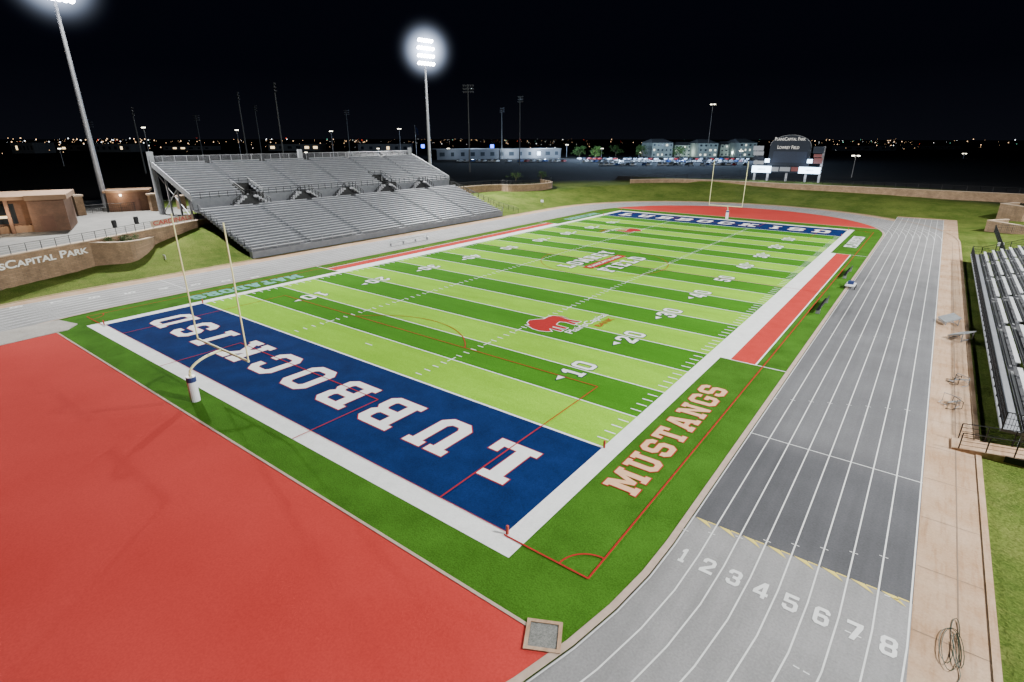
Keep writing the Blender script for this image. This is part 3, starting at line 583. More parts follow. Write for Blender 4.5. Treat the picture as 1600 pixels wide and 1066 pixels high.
# ---------------------------------------------------------------- goalposts and pylons
def goalpost(s,label,gx=0,gh=12.4):
    t=empty('goalpost',(gx,s*57.2,.02),label,'goalpost','goalposts at the two ends of the field')
    b=s*57.2
    pts=[(gx,b,2.0)]+[(gx,b-s*(2.3*(1-math.cos(a))),2.0+1.0*math.sin(a)) for a in [R(x) for x in range(10,91,10)]]
    MB().tube((gx,b,0),(gx,b,2.05),.1,.1,12).path(pts,.085,10).build('gooseneck',m_post,t)
    MB().tube((gx,b,0.02),(gx,b,1.85),.3,.3,16).build('base_pad',m_pad,t);MB().tube((gx,b,1.45),(gx,b,1.8),.305,.305,16).build('pad_band',m_pblue,t)
    MB().tube((gx-3.58,b-s*2.34,3.05),(gx+3.58,b-s*2.34,3.05),.08,.08,10).build('crossbar',m_post,t)
    for q in (-1,1): MB().tube((gx+q*3.55,b-s*2.34,3.0),(gx+q*3.55,b-s*2.34,gh),.055,.05,8).build('upright',m_post,t)
goalpost(-1,'tall pale yellow goalpost with white padded base at the near end',-.75,12.1);goalpost(1,'small distant goalpost in front of the red surfacing at the far end',.4)
py=None
for sx in (-1,1):
    for sy in (-1,1):
        for yy,wh in ((GL,'goal line'),(EL+.1,'end line')):
            o=MB().box(-.05,.05,-.05,.05,0,.46).build('end_zone_pylon',m_orange) if py is None else bpy.data.objects.new('end_zone_pylon',py)
            if py is None: py=o.data
            else: COL.objects.link(o)
            o.location=(sx*(W2+.1),sy*yy,.04);tag(o,'small orange pylon where the %s meets the %s sideline, %s end'%(wh,'left' if sx<0 else 'right','near' if sy<0 else 'far'),'pylon','orange pylons at the end zone corners')
# ---------------------------------------------------------------- railing helper
def rail_mb(pts,h=1.05,step=1.8,bars=5,r=.03,pick=0):
    mb=MB();pts=[Vector(p) for p in pts]
    for a,b in zip(pts,pts[1:]):
        n=max(1,int(round((b-a).length/step)))
        for i in range(n+1):
            q=a.lerp(b,i/n);mb.box(q.x-r,q.x+r,q.y-r,q.y+r,q.z,q.z+h)
        for k in range(bars):
            z=Vector((0,0,h*(k+1)/bars));rr=r if k==bars-1 else r*.5;mb.tube(a+z,b+z,rr,rr,4)
        if pick:
            n=int((b-a).length/pick)
            for i in range(n): q=a.lerp(b,(i+.5)/n);mb.box(q.x-.01,q.x+.01,q.y-.01,q.y+.01,q.z+.1,q.z+h)
    return mb
# ---------------------------------------------------------------- home stand
hs=empty('bleachers',(-58,0,0),'large two tier grey aluminium bleachers beyond the left side of the track','bleachers')
def stepdeck(x0,z0,n,dx,dz,y0,y1,zb,sgn=-1):
    mb=MB()
    for i in range(n):
        a,b=x0+sgn*i*dx,x0+sgn*(i+1)*dx;z=z0+i*dz
        lo,hi=min(a,b),max(a,b);mb.box(lo,hi,y0,y1,zb if i==0 else z-dz-.05,z)
    return mb
Y0,Y1=-30,30.5;LX,LZ,LN,LDX,LDZ=-42.6,1.0,18,.82,.285
stepdeck(LX,LZ,LN,LDX,LDZ,Y0,Y1,0).build('lower_deck',m_alud,hs)
LBX=LX-LN*LDX;LTZ=LZ+(LN-1)*LDZ
MB().box(LBX-1.8,LBX,Y0,Y1,LTZ-.35,LTZ+.02).build('cross_aisle',m_alud,hs)
UX=LBX-1.8;UZ=LTZ+1.7;UN,UDX,UDZ=16,.8,.335
notch=[(-21,-17.6),(10,13.4)]
segs=[(Y0,notch[0][0]),(notch[0][1],notch[1][0]),(notch[1][1],Y1)]
mb=MB()
for i in range(UN):
    a=UX-i*UDX;z=UZ+i*UDZ
    for (p,q) in (segs if i<6 else [(Y0,Y1)]): mb.box(a-UDX,a,p,q,(LTZ if i==0 else z-UDZ-.05),z)
mb.build('upper_deck',m_alud,hs)
UBX=UX-UN*UDX;UTZ=UZ+(UN-1)*UDZ
ais=[-20.5,-10,0,10.3,20.5]
def benches(x0,z0,n,dx,dz,up):
    for i in range(n):
        mb=MB();x=x0-i*dx-.5*dx;z=z0+i*dz+.4
        cuts=[(a-.6,a+.6) for a in ais]
        if up and i<6: cuts=[(-21.2,-17.4),(-10.6,-9.4),(-.6,.6),(9.8,13.6),(19.9,21.1)]
        y=Y0+.2
        for c in cuts+[(Y1-.2,0)]:
            if c[0]>y+.2: mb.box(x-.15,x+.15,y,c[0],z-.05,z);mb.box(x-.02,x+.02,y,c[0],z-.3,z-.06,1)
            y=c[1]
        mb.build('bench',[m_alu,m_alud],hs)
benches(LX,LZ,LN,LDX,LDZ,False);benches(UX,UZ,UN,UDX,UDZ,True)
rail_mb([(LX+.05,Y0,LZ),(LX+.05,Y1,LZ)],1.0,2,3,.03).build('front_railing',m_steel,hs)
for i,(p,q) in enumerate(notch):
    MB().box(UX-6*UDX-.1,UX-6*UDX,p,q,LTZ,UZ+6*UDZ-.3).box(UX-6*UDX,UX,p,p+.08,LTZ,UZ+1*UDZ).box(UX-6*UDX,UX,q-.08,q,LTZ,UZ+1*UDZ).box(UX-6*UDX,UX,p+.08,q-.08,LTZ,LTZ+.06).build('stair_opening',m_black,hs)
    rail_mb([(UX+.05,p,UZ),(UX-6*UDX,p,UZ+6*UDZ-.3)],.9,1.5,2,.03).build('opening_railing',m_black,hs)
    rail_mb([(UX+.05,q,UZ),(UX-6*UDX,q,UZ+6*UDZ-.3),(UX-6*UDX,p,UZ+6*UDZ-.3)],.9,1.5,2,.03).build('opening_railing',m_black,hs)
for a in ais:
    MB().hexa([(UX+.06,a-2.2,LTZ+.1),(UX+.12,a-2.2,LTZ+.1),(UX+.12,a+2.2,LTZ+.1),(UX+.06,a+2.2,LTZ+.1)],[(UX+.06,a-1,UZ+.1),(UX+.12,a-1,UZ+.1),(UX+.12,a+1,UZ+.1),(UX+.06,a+1,UZ+.1)]).build('stair_panel',m_dark,hs)
    for s_ in (-1,1):
        mb=MB()
        for k in range(5):
            y=a+s_*(.8+k*.5);z=UZ-.02-k*.32;mb.box(UX+.15,UX+1.1,min(y,y+s_*.52),max(y,y+s_*.52),z-.34,z)
        mb.build('stair_flight',m_steel,hs)
    rail_mb([(UX+1.15,a-3.4,LTZ),(UX+1.15,a-.9,UZ),(UX+1.15,a+.9,UZ),(UX+1.15,a+3.4,LTZ)],1.0,.8,3,.04).build('stair_railing',m_black,hs)
rail_mb([(UX+.02,Y0,UZ),(UX+.02,notch[0][0],UZ)],1.0,1.5,3,.03).build('tier_railing',m_dark,hs)
rail_mb([(UX+.02,notch[0][1]+1,UZ),(UX+.02,notch[1][0]-1.5,UZ)],1.0,1.5,3,.03).build('tier_railing',m_dark,hs)
rail_mb([(UX+.02,notch[1][1]+1,UZ),(UX+.02,Y1,UZ)],1.0,1.5,3,.03).build('tier_railing',m_dark,hs)
rail_mb([(UBX,Y0,UTZ),(UBX,Y1,UTZ)],1.35,2,7,.035).build('back_railing',m_steel,hs)
for yy in (Y0,Y1):
    rail_mb([(LX,yy,LZ),(LBX,yy,LTZ),(LBX-1.8,yy,LTZ)],1.05,2,4,.03).build('side_railing',m_dark,hs)
    MB().hexa([(UX+.05,yy-.06,UZ-.3),(UBX,yy-.06,UTZ-.3),(UBX,yy+.06,UTZ-.3),(UX+.05,yy+.06,UZ-.3)],[(UX+.05,yy-.06,UZ+.75),(UBX,yy-.06,UTZ+.75),(UBX,yy+.06,UTZ+.75),(UX+.05,yy+.06,UZ+.75)]).build('side_panel',m_alu,hs)
for yy in [Y0+.3+i*(Y1-Y0-.6)/6 for i in range(7)]:
    mb=MB()
    for k in range(4):
        x=UX-1.5-k*3.7;mb.box(x-.14,x+.14,yy-.14,yy+.14,ZC,UZ+((UX-x)/UDX)*UDZ-.5)
    mb.tube((UX-1.5,yy,ZC+.2),(UX-12.5,yy,UZ+4),.1,.1,5)
    mb.tube((UX-12.6,yy,ZC+.2),(UX-5.2,yy,UZ+1.4),.1,.1,5)
    mb.build('support_frame',m_steel,hs)
for yy in (Y0+.3,-1,Y1-.3):
    MB().box(UBX-.5,UBX-.05,yy-.45,yy+.45,ZC,UTZ+2.1).build('back_pillar',m_alu,hs)
o=rail_mb([on_x(700,283,-60),(-57,35,3.9),(-48,36,1.2),(-42.5,36.5,.1)],1.1,1.6,5,.035).build('ramp_railing',m_black)
tag(o,'black railing running down the grass bank beside the bleachers','railing')
# ---------------------------------------------------------------- visitor stand
vs=empty('bleachers',(48,0,0),'bright metal bleachers on a dark open frame at the right edge','bleachers')
VY0,VY1,VX,VZ,VN,VDX,VDZ=-31.5,33,43.6,1.2,14,.85,.32
mb=MB()
for i in range(VN):
    x=VX+i*VDX;z=VZ+i*VDZ;mb.box(x,x+VDX-.06,VY0,VY1,z-.05,z)
mb.build('footboards',m_deck,vs)
vais=[-20,-8.5,2.5,13.5,24]
for i in range(VN):
    x=VX+i*VDX+.55;z=VZ+i*VDZ+.42;mb=MB();y=VY0+.3
    for c in [(a-.6,a+.6) for a in vais]+[(VY1-.3,0)]:
        mb.box(x-.15,x+.13,y,c[0],z-.05,z)
        mb.box(x-.42,x-.28,y,c[0],z-.41,z-.37,0)
        k=y+.6
        while k<c[0]: mb.box(x-.05,x+.05,k-.03,k+.03,z-.42,z-.05,1);k+=1.8
        y=c[1]
    mb.build('bench',[m_bright,m_alud],vs)
for i in range(14):
    mb=MB()
    y=VY0+.3+i*(VY1-VY0-.6)/13
    for k in range(4):
        x=VX+.1+k*3.6;mb.box(x-.07,x+.07,y-.07,y+.07,-.1,VZ+(x-VX)/VDX*VDZ-.1)
    mb.hexa([(VX,y-.05,VZ-.3),(VX+VN*VDX,y-.05,VZ+VN*VDZ-.3),(VX+VN*VDX,y+.05,VZ+VN*VDZ-.3),(VX,y+.05,VZ-.3)],[(VX,y-.05,VZ-.08),(VX+VN*VDX,y-.05,VZ+VN*VDZ-.08),(VX+VN*VDX,y+.05,VZ+VN*VDZ-.08),(VX,y+.05,VZ-.08)])
    mb.build('support_frame',m_steel,vs)
rail_mb([(VX-.9,VY0,VZ-.1),(VX-.9,VY1,VZ-.1)],1.1,1.8,3,.035,pick=.13).build('front_railing',m_black,vs)
MB().box(VX-.95,VX-.02,VY0,VY1,VZ-.25,VZ-.1).build('front_walkway',m_alud,vs)
for yv in (VY0-.02,VY1+.02): rail_mb([(VX-.9,yv,VZ-.1),(VX+.2,yv,VZ-.1),(VX+VN*VDX,yv,VZ+VN*VDZ-.1)],1.1,1.5,3,.035,pick=.13).build('side_railing',m_black,vs)
rp=empty('access_ramp',(42,-33,0),'concrete access ramp with black railings at the near end of the right bleachers','ramp')
MB().hexa([(40.6,-33.6,-.05),(48,-33.6,-.05),(48,-32.1,-.05),(40.6,-32.1,-.05)],[(40.6,-33.6,.12),(48,-33.6,1.0),(48,-32.1,1.0),(40.6,-32.1,.12)]).build('ramp_slab',m_conc,rp)
MB().box(42.9,44.5,-33.64,-33.601,.04,.42).build('drain_opening',m_black,rp)
for y in (-33.55,-32.15): rail_mb([(40.9,y,.14),(48,y,1.0)],1.0,1.2,4,.03).build('railing',m_black,rp)
# ---------------------------------------------------------------- left walls, letters, railings
def wallthing(pts,z0,z1,label,th=.5,cap=.12,m=m_brick):
    t=empty('retaining_wall',(pts[0][0],pts[0][1],0),label,'wall')
    MB().wall(pts,th,z0,z1).build('wall_face',m,t)
    f1=z1 if callable(z1) else (lambda i:z1)
    MB().wall(pts,th+.16,(lambda i:f1(i)+.003),(lambda i:f1(i)+cap)).build('coping',m_cap,t);return t
def curve(pts,n=5):
    P2=[Vector((p[0],p[1])) for p in pts];o=[]
    for i in range(len(P2)-1):
        p0=P2[max(i-1,0)];p1=P2[i];p2=P2[i+1];p3=P2[min(i+2,len(P2)-1)]
        for k in range(n):
            t=k/n;o.append(.5*((2*p1)+(p2-p0)*t+(2*p0-5*p1+4*p2-p3)*t*t+(-p0+3*p1-3*p2+p3)*t**3))
    o.append(P2[-1]);return o
mw=[(-34,-86),(-42,-72),(wA2.x,wA2.y)]+[(wA2.x+(wB.x-wA2.x)*k,wA2.y+(wB.y-wA2.y)*k) for k in (.2,.4,.6,.8)]+[(wB.x,wB.y),(wC.x,wC.y),(wD.x,wD.y),(wD.x-.8,wD.y+4)]
lw_=wallthing(mw,-.3,4.15,'tall curved tan block wall with white raised lettering at the left edge')
dd=(wB-wA);dd.z=0;dd.normalize();nn=Vector((dd.y,-dd.x,0))
kk=at(130,392,3.0);pe=wA+dd*((kk-wA).dot(dd));pe.z=0
LWID=14.6
org=pe-dd*(LWID/2)+nn*.28;org.z=3.15
btext('wall_lettering','PlainsCapital Park',1.25,m_offw,lw_,org,dd,(0,0,1),.04,caps=True,width=LWID,bold=.018)
o=rail_mb([(p[0],p[1],4.27) for p in mw[1:]],1.0,1.5,4,.03).build('railing',m_black);tag(o,'black railing along the top of the tall curved wall with lettering','railing')
pB=wB-dd*1.2
ppk=[(pB.x,pB.y),at(200,409,1.0),at(228,398,1.2),at(241,388,1.4),at(238,381,1.7),at(222,377,2.2)]
pp=curve(ppk,5);zt_=[(0,3.95),(.3,3.5),(.6,3.05),(1,2.9)]
pw=wallthing(pp,-.3,(lambda i:interp(i/(len(pp)-1),zt_)),'lower curved planter wall with shrubs, curling back to a rounded end',.4,.1)
mb=MB();top_=[(p.x,p.y,interp(i/(len(pp)-1),zt_)-.15) for i,p in enumerate(pp)]
mb.face(top_+[(wC.x+.3,wC.y,3.0),(wC.x*.5+wB.x*.5,wC.y*.5+wB.y*.5,3.6)]);mb.build('planter_bed',m_mulch,kind='structure')
bn=empty('banner',(wC.x,wC.y,4.3),'tan banner with red lettering hung on the railing above the wall','banner')
c0=wC.copy();d2=(wD-wC);d2.z=0;d2.normalize();n2=Vector((d2.y,-d2.x,0));b0=c0-d2*.5+n2*.12;b1=c0+d2*8+n2*.12
MB().face([(b0.x,b0.y,4.45),(b1.x,b1.y,4.45),(b1.x,b1.y,5.3),(b0.x,b0.y,5.3)]).build('banner_cloth',m_cap,bn)
bc=(b0+b1)/2+n2*.02;bc.z=4.88
btext('banner_lettering','CARDINALS',.9,m_redlet,bn,bc,d2,(0,0,1),.005,width=7.6)
p2=curve([(-66,33),(-68.5,45),(-66,58),at(800,290,4.1)[:2],at(845,288,4.1)[:2],at(862,285,4.1)[:2],at(845,281,4.1)[:2]],5)
wallthing(p2,1.0,4.2,'curved tan block wall on the grass bank right of the left bleachers')
o=rail_mb([(q[0],q[1],4.32) for q in p2],1.1,2,4,.04).build('railing',m_black);tag(o,'black railing on top of the curved wall right of the left bleachers','railing')
p3=curve([at(985,281,4.3)[:2],(-30,113),(0,112.6),(30,112.8),(60,112),(85,108),(120,100)],6)
wallthing(p3,1.8,4.3,'long low tan block wall across the far end below the scoreboard')
o=rail_mb([(q[0],q[1]+.5,4.4) for q in p3],1.3,3,4,.035).build('chain_fence',m_dark);tag(o,'dark chain fence running behind the far end wall','fence')
for (a,b,z1,lab) in (((1543,352),(1600,362),2.2,'lower tan block wall on the right grass bank past the bleachers'),((1562,330),(1600,336),3.9,'upper tan block wall on the right grass bank past the bleachers')):
    A=at(*a,z1*.6);B=at(*b,z1*.6);wallthing([(A.x+3,A.y+4),(A.x,A.y),(B.x,B.y),(B.x+6,B.y-1)],-.2,z1,lab)
o=rail_mb([(46.5,36,.6),(46.5,60,1.2),(56,62,1.5)],1.3,2.4,3,.03,pick=.25).build('chain_fence',m_black);tag(o,'black fence on the grass past the right bleachers','fence')
# ---------------------------------------------------------------- left buildings
def bldg_frame(a,b,depth):
    a=Vector((a[0],a[1]));b=Vector((b[0],b[1]));d=(b-a).normalized();n=Vector((-d.y,d.x))
    if n.dot(a-Vector((P[0],P[1])))<0: n=-n
    return a,b,d,n
def quadbox(mb,a,d,n,u0,u1,v0,v1,z0,z1,mi=0):
    c=[a+d*u0+n*v0,a+d*u1+n*v0,a+d*u1+n*v1,a+d*u0+n*v1];mb.hexa([(*q,z0) for q in c],[(*q,z1) for q in c],mi);return mb
def plight(loc,e,col=(1,.8,.55),r=.3):
    l=bpy.data.lights.new('lamp_light','POINT');l.energy=e;l.color=col;l.shadow_soft_size=r;o=bpy.data.objects.new('lamp_light',l);COL.objects.link(o);o.location=loc
k0=at(-70,372,ZC);k1=at(112,360,ZC);a,b,d,n=bldg_frame(k0,k1,10);L=(b-a).length;hz=zat(106,303,k1)-ZC
cb=empty('concession_building',(k1.x,k1.y,ZC),'brown brick concession building with flat roofs and lit entrance at the left edge','building')
mb=MB();quadbox(mb,a,d,n,0,L-4.2,2,10,ZC,ZC+hz-.6);quadbox(mb,a,d,n,L-4.2,L,0,9,ZC,ZC+hz-.7);mb.build('wall',m_bfront,cb)
mb=MB();quadbox(mb,a,d,n,0,L-4.21,.6,2,ZC,ZC+1.0);mb.build('counter_wall',m_tan,cb)
mb=MB();quadbox(mb,a,d,n,-1,L-4.3,-.2,11,ZC+hz-.58,ZC+hz-.1);quadbox(mb,a,d,n,L-4.25,L+.5,-.6,9.5,ZC+hz-.69,ZC+hz);mb.build('roof',m_tan,cb)
mb=MB();quadbox(mb,a,d,n,2,L-6,1.96,1.99,ZC+1.2,ZC+hz-1.2);mb.build('serving_window',m_glass,cb)
mb=MB();quadbox(mb,a,d,n,L-3.2,L-1.6,-.04,-.01,ZC+.02,ZC+2.3);mb.build('door',m_roof,cb)
mb=MB();quadbox(mb,a,d,n,L-8,L-6.9,1.90,1.95,ZC+2.0,ZC+2.35);mb.build('lit_sign',m_warm,cb)
for k in range(4):
    mb=MB();quadbox(mb,a,d,n,1+k*(L-6)/4,1.4+k*(L-6)/4,-.1,.3,ZC,ZC+hz-.59);mb.build('column',m_bfront,cb)
q=a+d*(L-6)+n*(-1.5);plight((q.x,q.y,ZC+2.6),500)
k0=at(172,332,ZC);k1=at(236,329,ZC);a,b,d,n=bldg_frame(k0,k1,6);L=(b-a).length;hz=zat(205,297,(k0+k1)/2)-ZC
sb=empty('gate_building',(k0.x,k0.y,ZC),'small tan brick gatehouse with a wall lamp left of the bleachers','building')
mb=MB();quadbox(mb,a,d,n,0,L,0,5,ZC,ZC+hz-.4);mb.build('wall',m_bfront,sb)
mb=MB();quadbox(mb,a,d,n,-.4,L+.4,-.4,5.4,ZC+hz-.39,ZC+hz);mb.build('roof',m_tan,sb)
mb=MB();quadbox(mb,a,d,n,L*.32,L*.32+.3,-.15,-.02,ZC+hz-1.0,ZC+hz-.7);mb.build('wall_lamp',m_lamp,sb)
mb=MB();quadbox(mb,a,d,n,L*.55,L*.8,-.05,-.02,ZC+.02,ZC+2.2);mb.build('door',m_roof,sb)
q=a+d*(L*.32)+n*(-1.2);plight((q.x,q.y,ZC+hz-.8),300)
for i,(px,py,pt) in enumerate(((128,337,304),(117,334,306),(285,327,305),(243,330,302))):
    q=at(px,py,ZC);h=zat(px,pt,q)-ZC;t=empty('gate_pillar',(q.x,q.y,ZC),'tan block gate pillar with a pale cap, %s'%['nearest the concession building','just behind the pillar beside the concession building','nearest the bleachers','at the right side of the small gatehouse'][i],'pillar','block pillars along the stadium entrance')
    MB().box(q.x-.6,q.x+.6,q.y-.6,q.y+.6,ZC,ZC+h-.3).build('shaft',m_brick,t);MB().box(q.x-.75,q.x+.75,q.y-.75,q.y+.75,ZC+h-.3,ZC+h).build('pillar_cap',m_cap,t)
o=rail_mb([at(0,340,ZC),at(120,337,ZC),at(170,333,ZC),at(290,325,ZC)],1.6,2.2,4,.03,pick=.3).build('fence',m_dark);tag(o,'dark picket fence between the pillars of the entrance','fence')
for i,px in enumerate(((180,356),(214,350))):
    q=at(*px,ZC);t=empty('litter_bin',(q.x,q.y,ZC+.05),['dark litter bin on the paving left of the other','dark litter bin on the paving nearer the bleachers'][i],'bin','litter bins on the concourse')
    MB().tube((q.x,q.y,ZC+.05),(q.x,q.y,ZC+1.0),.3,.34,12).build('bin_body',m_dark,t);MB().tube((q.x,q.y,ZC+1.0),(q.x,q.y,ZC+1.15),.36,.25,12).build('lid',m_black,t)
# ---------------------------------------------------------------- plants
def leafy(name,loc,w,h,n,ls,label,cat,group,trunk=.35):
    t=empty(name,loc,label,cat,group);mb=MB();c=Vector(loc)
    cl=[Vector((random.gauss(0,.35)*w,random.gauss(0,.35)*w,h*(trunk+random.random()*(1-trunk)))) for _ in range(max(5,n//25))]
    for i in range(n):
        k=random.choice(cl);p=c+k+Vector((random.gauss(0,.16)*w,random.gauss(0,.16)*w,random.gauss(0,.1)*h));p.z=max(p.z,loc[2]+h*trunk*.5)
        u=Vector((random.gauss(0,1),random.gauss(0,1),random.gauss(0,1))).normalized()*ls;v=u.cross(Vector((random.random(),random.random(),random.random()+.1))).normalized()*ls*.6
        mb.face([p-u,p+v,p+u,p-v])
    mb.build('crown' if cat=='tree' else 'foliage',m_leaf,t)
    mb=MB().tube(c,c+Vector((0,0,h*trunk)),.06*w,.04*w,6)
    for k in cl[:5]: mb.tube(c+Vector((0,0,h*trunk*.9)),c+k,.03*w,.01*w,4)
    mb.build('trunk' if cat=='tree' else 'stem',m_bark,t)
for i,(px,py) in enumerate(((168,380),(206,375),(187,376))):
    q=at(px,py,3.5);leafy('shrub',(q.x,q.y,2.9),1.3,1.3,420,.09,['leafy shrub in the planter, leftmost of three','leafy shrub in the planter, rightmost of three','leafy shrub in the planter between two others'][i],'shrub','shrubs in the left planter',.2)
for i,(px,py) in enumerate(((806,283),(846,281),(931,247),(962,244),(1062,248),(1098,244),(1003,246),(905,246))):
    q=at(px,py,ZC);k=i>1;leafy('tree' ,(q.x,q.y,ZC),2.6 if not k else 6,2.6 if not k else 7,420,.14 if not k else .5,'small dark tree %s'%['above the curved wall, left one','above the curved wall, right one','with a bright green lit crown by the car park','right of the lit tree in the car park','in front of the left part of the hotel','in front of the middle of the hotel','just left of the hotel','left of the bright green tree in the car park'][i],'tree','trees beyond the stadium')
plight(tuple(at(931,247,ZC)+Vector((3,-8,5))),4500,(.8,1,.7))
# ---------------------------------------------------------------- scoreboard
YB=122.
def sp_(px,py): q=on_y(px,py,YB);return q.x,q.z
sbd=empty('scoreboard',(0,YB,4.3),'dark scoreboard with arched top, lit lower panels and sponsor signs beyond the far end','scoreboard')
x0,z1=sp_(1178,228);x1,z0=sp_(1287,271);_,zt=sp_(1232,211);xa,za=sp_(1204,226);xb,_=sp_(1268,226);_,zm=sp_(1232,259)
MB().box(xa,xb,YB,YB+.8,zm,z1).build('main_panel',m_navyp,sbd)
mb=MB();o=[];n=20
for i in range(n+1):
    a=math.pi*i/n;o.append(((xa+xb)/2+(xb-xa)/2*1.0*math.cos(a),z1+(zt-z1)*math.sin(a)))
mb.hexa([(p[0],YB,p[1]) for p in o],[(p[0],YB+.6,p[1]) for p in o]);mb.build('arched_top',m_navyp,sbd)
mb=MB()
for a,b in zip(o,o[1:]): mb.tube((a[0],YB-.05,a[1]),(b[0],YB-.05,b[1]),.05,.05,5)
mb.build('arch_trim',m_steel,sbd)
mb=MB()
for x in (x0+1.2,xa+.3,(xa+xb)/2,xb-.3,x1-1.2): mb.box(x-.3,x+.3,YB+.85,YB+1.5,3.,z1)
mb.build('post',m_steel,sbd)
def panel(nm,c0,c1,m,y=.15):
    ax,az=sp_(*c0);bx,bz=sp_(*c1);return MB().box(min(ax,bx),max(ax,bx),YB-y,YB-y+.13,min(az,bz),max(az,bz)).build(nm,m,sbd)
for i,(p_,q_,m) in enumerate((((1178,228),(1193,235.5),m_signw),((1178,236.5),(1193,243),m_signw),((1178,244),(1193,250),m_navyp),((1178,251),(1193,257),m_signw),((1272,229),(1287,240),m_navyp),((1272,241),(1284,246),m_signr),((1272,247),(1284,256),m_signr))):
    panel('sponsor_sign',p_,q_,m)
for p_,q_ in (((1176,259),(1204,270)),((1249,261),(1281,272)),((1196,248),(1202,254)),((1262,249),(1269,255))): panel('lit_panel',p_,q_,m_cool,.25)
panel('lower_band',(1178,258.8),(1280,271.5),m_navyp,.05)
panel('screen',(1209,236.5),(1259,255),m_screen,.16)
for p_,q_,m in (((1206,261),(1216,268),m_signw),((1219,261),(1234,268),m_signw),((1237,261),(1247,268),m_signr)): panel('sponsor_sign',p_,q_,m,.25)
def stxt(nm,s,px,py,size,w0,w1,m,caps=False):
    x,z=sp_(px,py);wa=sp_(w0,py)[0];wb=sp_(w1,py)[0];btext(nm,s,size,m,sbd,(x,YB-.3,z),(1,0,0),(0,0,1),.02,caps=caps,width=wb-wa)
stxt('scoreboard_lettering','PlainsCapital Park',1235,217.5,1.35,1211,1259,m_text,True)
stxt('scoreboard_lettering','Lowrey Field',1232,230.5,1.4,1215,1249,m_text,True)
stxt('lit_lettering','LUBBOCK ISD',1190,264.5,.6,1184,1196,m_navyp);stxt('lit_lettering','LUBBOCK ISD',1265,266.5,.6,1259,1271,m_navyp)
q=on_y(1190,266,YB-3);plight((q.x,q.y,q.z),1500,(.7,.82,1),.4);q=on_y(1265,267,YB-3);plight((q.x,q.y,q.z),1500,(.7,.82,1),.4)
# ---------------------------------------------------------------- small items
def tbench(loc,rz,L,label,col=m_alu,group=None):
    t=empty('team_bench',loc,label,'bench',group,rz=rz)
    MB().box(-L/2,L/2,-.15,.15,.42,.47).build('seat',col,t,world=False);MB().box(-L/2,L/2,.2,.24,.6,.85).build('backrest',col,t,world=False)
    n=max(2,int(L/2.2))
    for i in range(n):
        x=-L/2+.3+(L-.6)*i/(n-1);MB().box(x-.03,x+.03,-.18,.18,0,.42).box(x-.03,x+.03,.17,.22,.0,.6).build('leg',m_steel,t,world=False)
q=at(640,379);tbench((q.x,q.y,0),math.pi/2,9,'long light metal team bench on the left side of the track',m_bright)
q=at(1303,485);tbench((29.6,q.y,.03),-math.pi/2,5.5,'dark team bench by the right track edge, nearer one',m_dark,'dark benches by the right track edge')
q=at(1340,432);tbench((29.6,q.y,.03),-math.pi/2,5.5,'dark team bench by the right track edge, farther one',m_dark,'dark benches by the right track edge')
q=at(1328,450);t=empty('equipment_cart',(q.x,q.y,.0),'small white and blue equipment cart beside the right benches','cart')
MB().box(q.x-.5,q.x+.5,q.y-.9,q.y+.9,.35,.5).build('cart_bed',m_pad,t);MB().box(q.x-.3,q.x+.3,q.y-.35,q.y+.35,.5,.85).build('cooler',m_pblue,t)
for sx in (-1,1):
    for sy in (-1,1): MB().tube((q.x+sx*.5,q.y+sy*.65,.18),(q.x+sx*.58,q.y+sy*.65,.18),.18,.18,10).build('wheel',m_tyre,t)
for i,(c,lab) in enumerate((((1481,506),'grey folding mat trolley on the concrete strip, farther of two'),((1500,531),'grey folding mat trolley on the concrete strip, nearer of two'))):
    q=at(*c);t=empty('mat_trolley',(q.x,q.y,0),lab,'trolley','grey trolleys beside the right bleachers',rz=R(20-50*i))
    MB().hexa([(-.6,-.9,.3),(.6,-.9,.8),(.6,.9,.8),(-.6,.9,.3)],[(-.6,-.9,.42),(.6,-.9,.92),(.6,.9,.92),(-.6,.9,.42)]).build('mat',m_tarp,t,world=False)
    mb=MB()
    for sx in (-.5,.5):
        for sy in (-.8,.8): mb.box(sx-.03,sx+.03,sy-.03,sy+.03,.05,.32+(sx+.5)*.42)
    for sx in (-.5,.5): mb.box(sx-.03,sx+.03,-.8,.8,.12,.17)
    mb.box(-.5,.5,-.03,.03,.12,.165);mb.build('frame',m_steel,t,world=False)
for i,(c,lab) in enumerate((((1497,598),'folded metal hurdle frames on the concrete edge, farther heap'),((1490,636),'folded metal hurdle frames on the concrete edge, nearer heap'))):
    q=at(*c);t=empty('hurdle_frames',(q.x,q.y,0),lab,'hurdles','folded hurdles on the concrete edge')
    for k in range(4):
        an=R(30+k*35+i*20);ox,oy=random.uniform(-.25,.25),random.uniform(-.3,.3);hh=.3+.12*k
        def F(u,v,z_): return (q.x+ox+u*math.cos(an)-v*math.sin(an),q.y+oy+u*math.sin(an)+v*math.cos(an),z_)
        MB().path([F(-.5,.4,.05),F(-.5,-.1,.08),F(-.5,-.1,hh),F(.5,-.1,hh),F(.5,-.1,.08),F(.5,.4,.05)],.025,5).build('hurdle_frame',m_dark if k%3 else m_steel,t)
        if k==0: MB().hexa([F(-.5,-.14,hh-.02),F(.5,-.14,hh-.02),F(.5,-.11,hh-.02),F(-.5,-.11,hh-.02)],[F(-.5,-.14,hh+.06),F(.5,-.14,hh+.06),F(.5,-.11,hh+.06),F(-.5,-.11,hh+.06)]).build('hurdle_bar',m_tarp,t)
q=at(1486,1010);pts=[]
for i in range(72):
    a=i*.36;r_=.30+.14*math.sin(i*.41);pts.append((q.x+r_*.62*math.cos(a)+.18*math.sin(i*.17),q.y+r_*2.9*math.sin(a)+.35*math.cos(i*.11),.03+.0009*i+.02*math.sin(i*.7)))
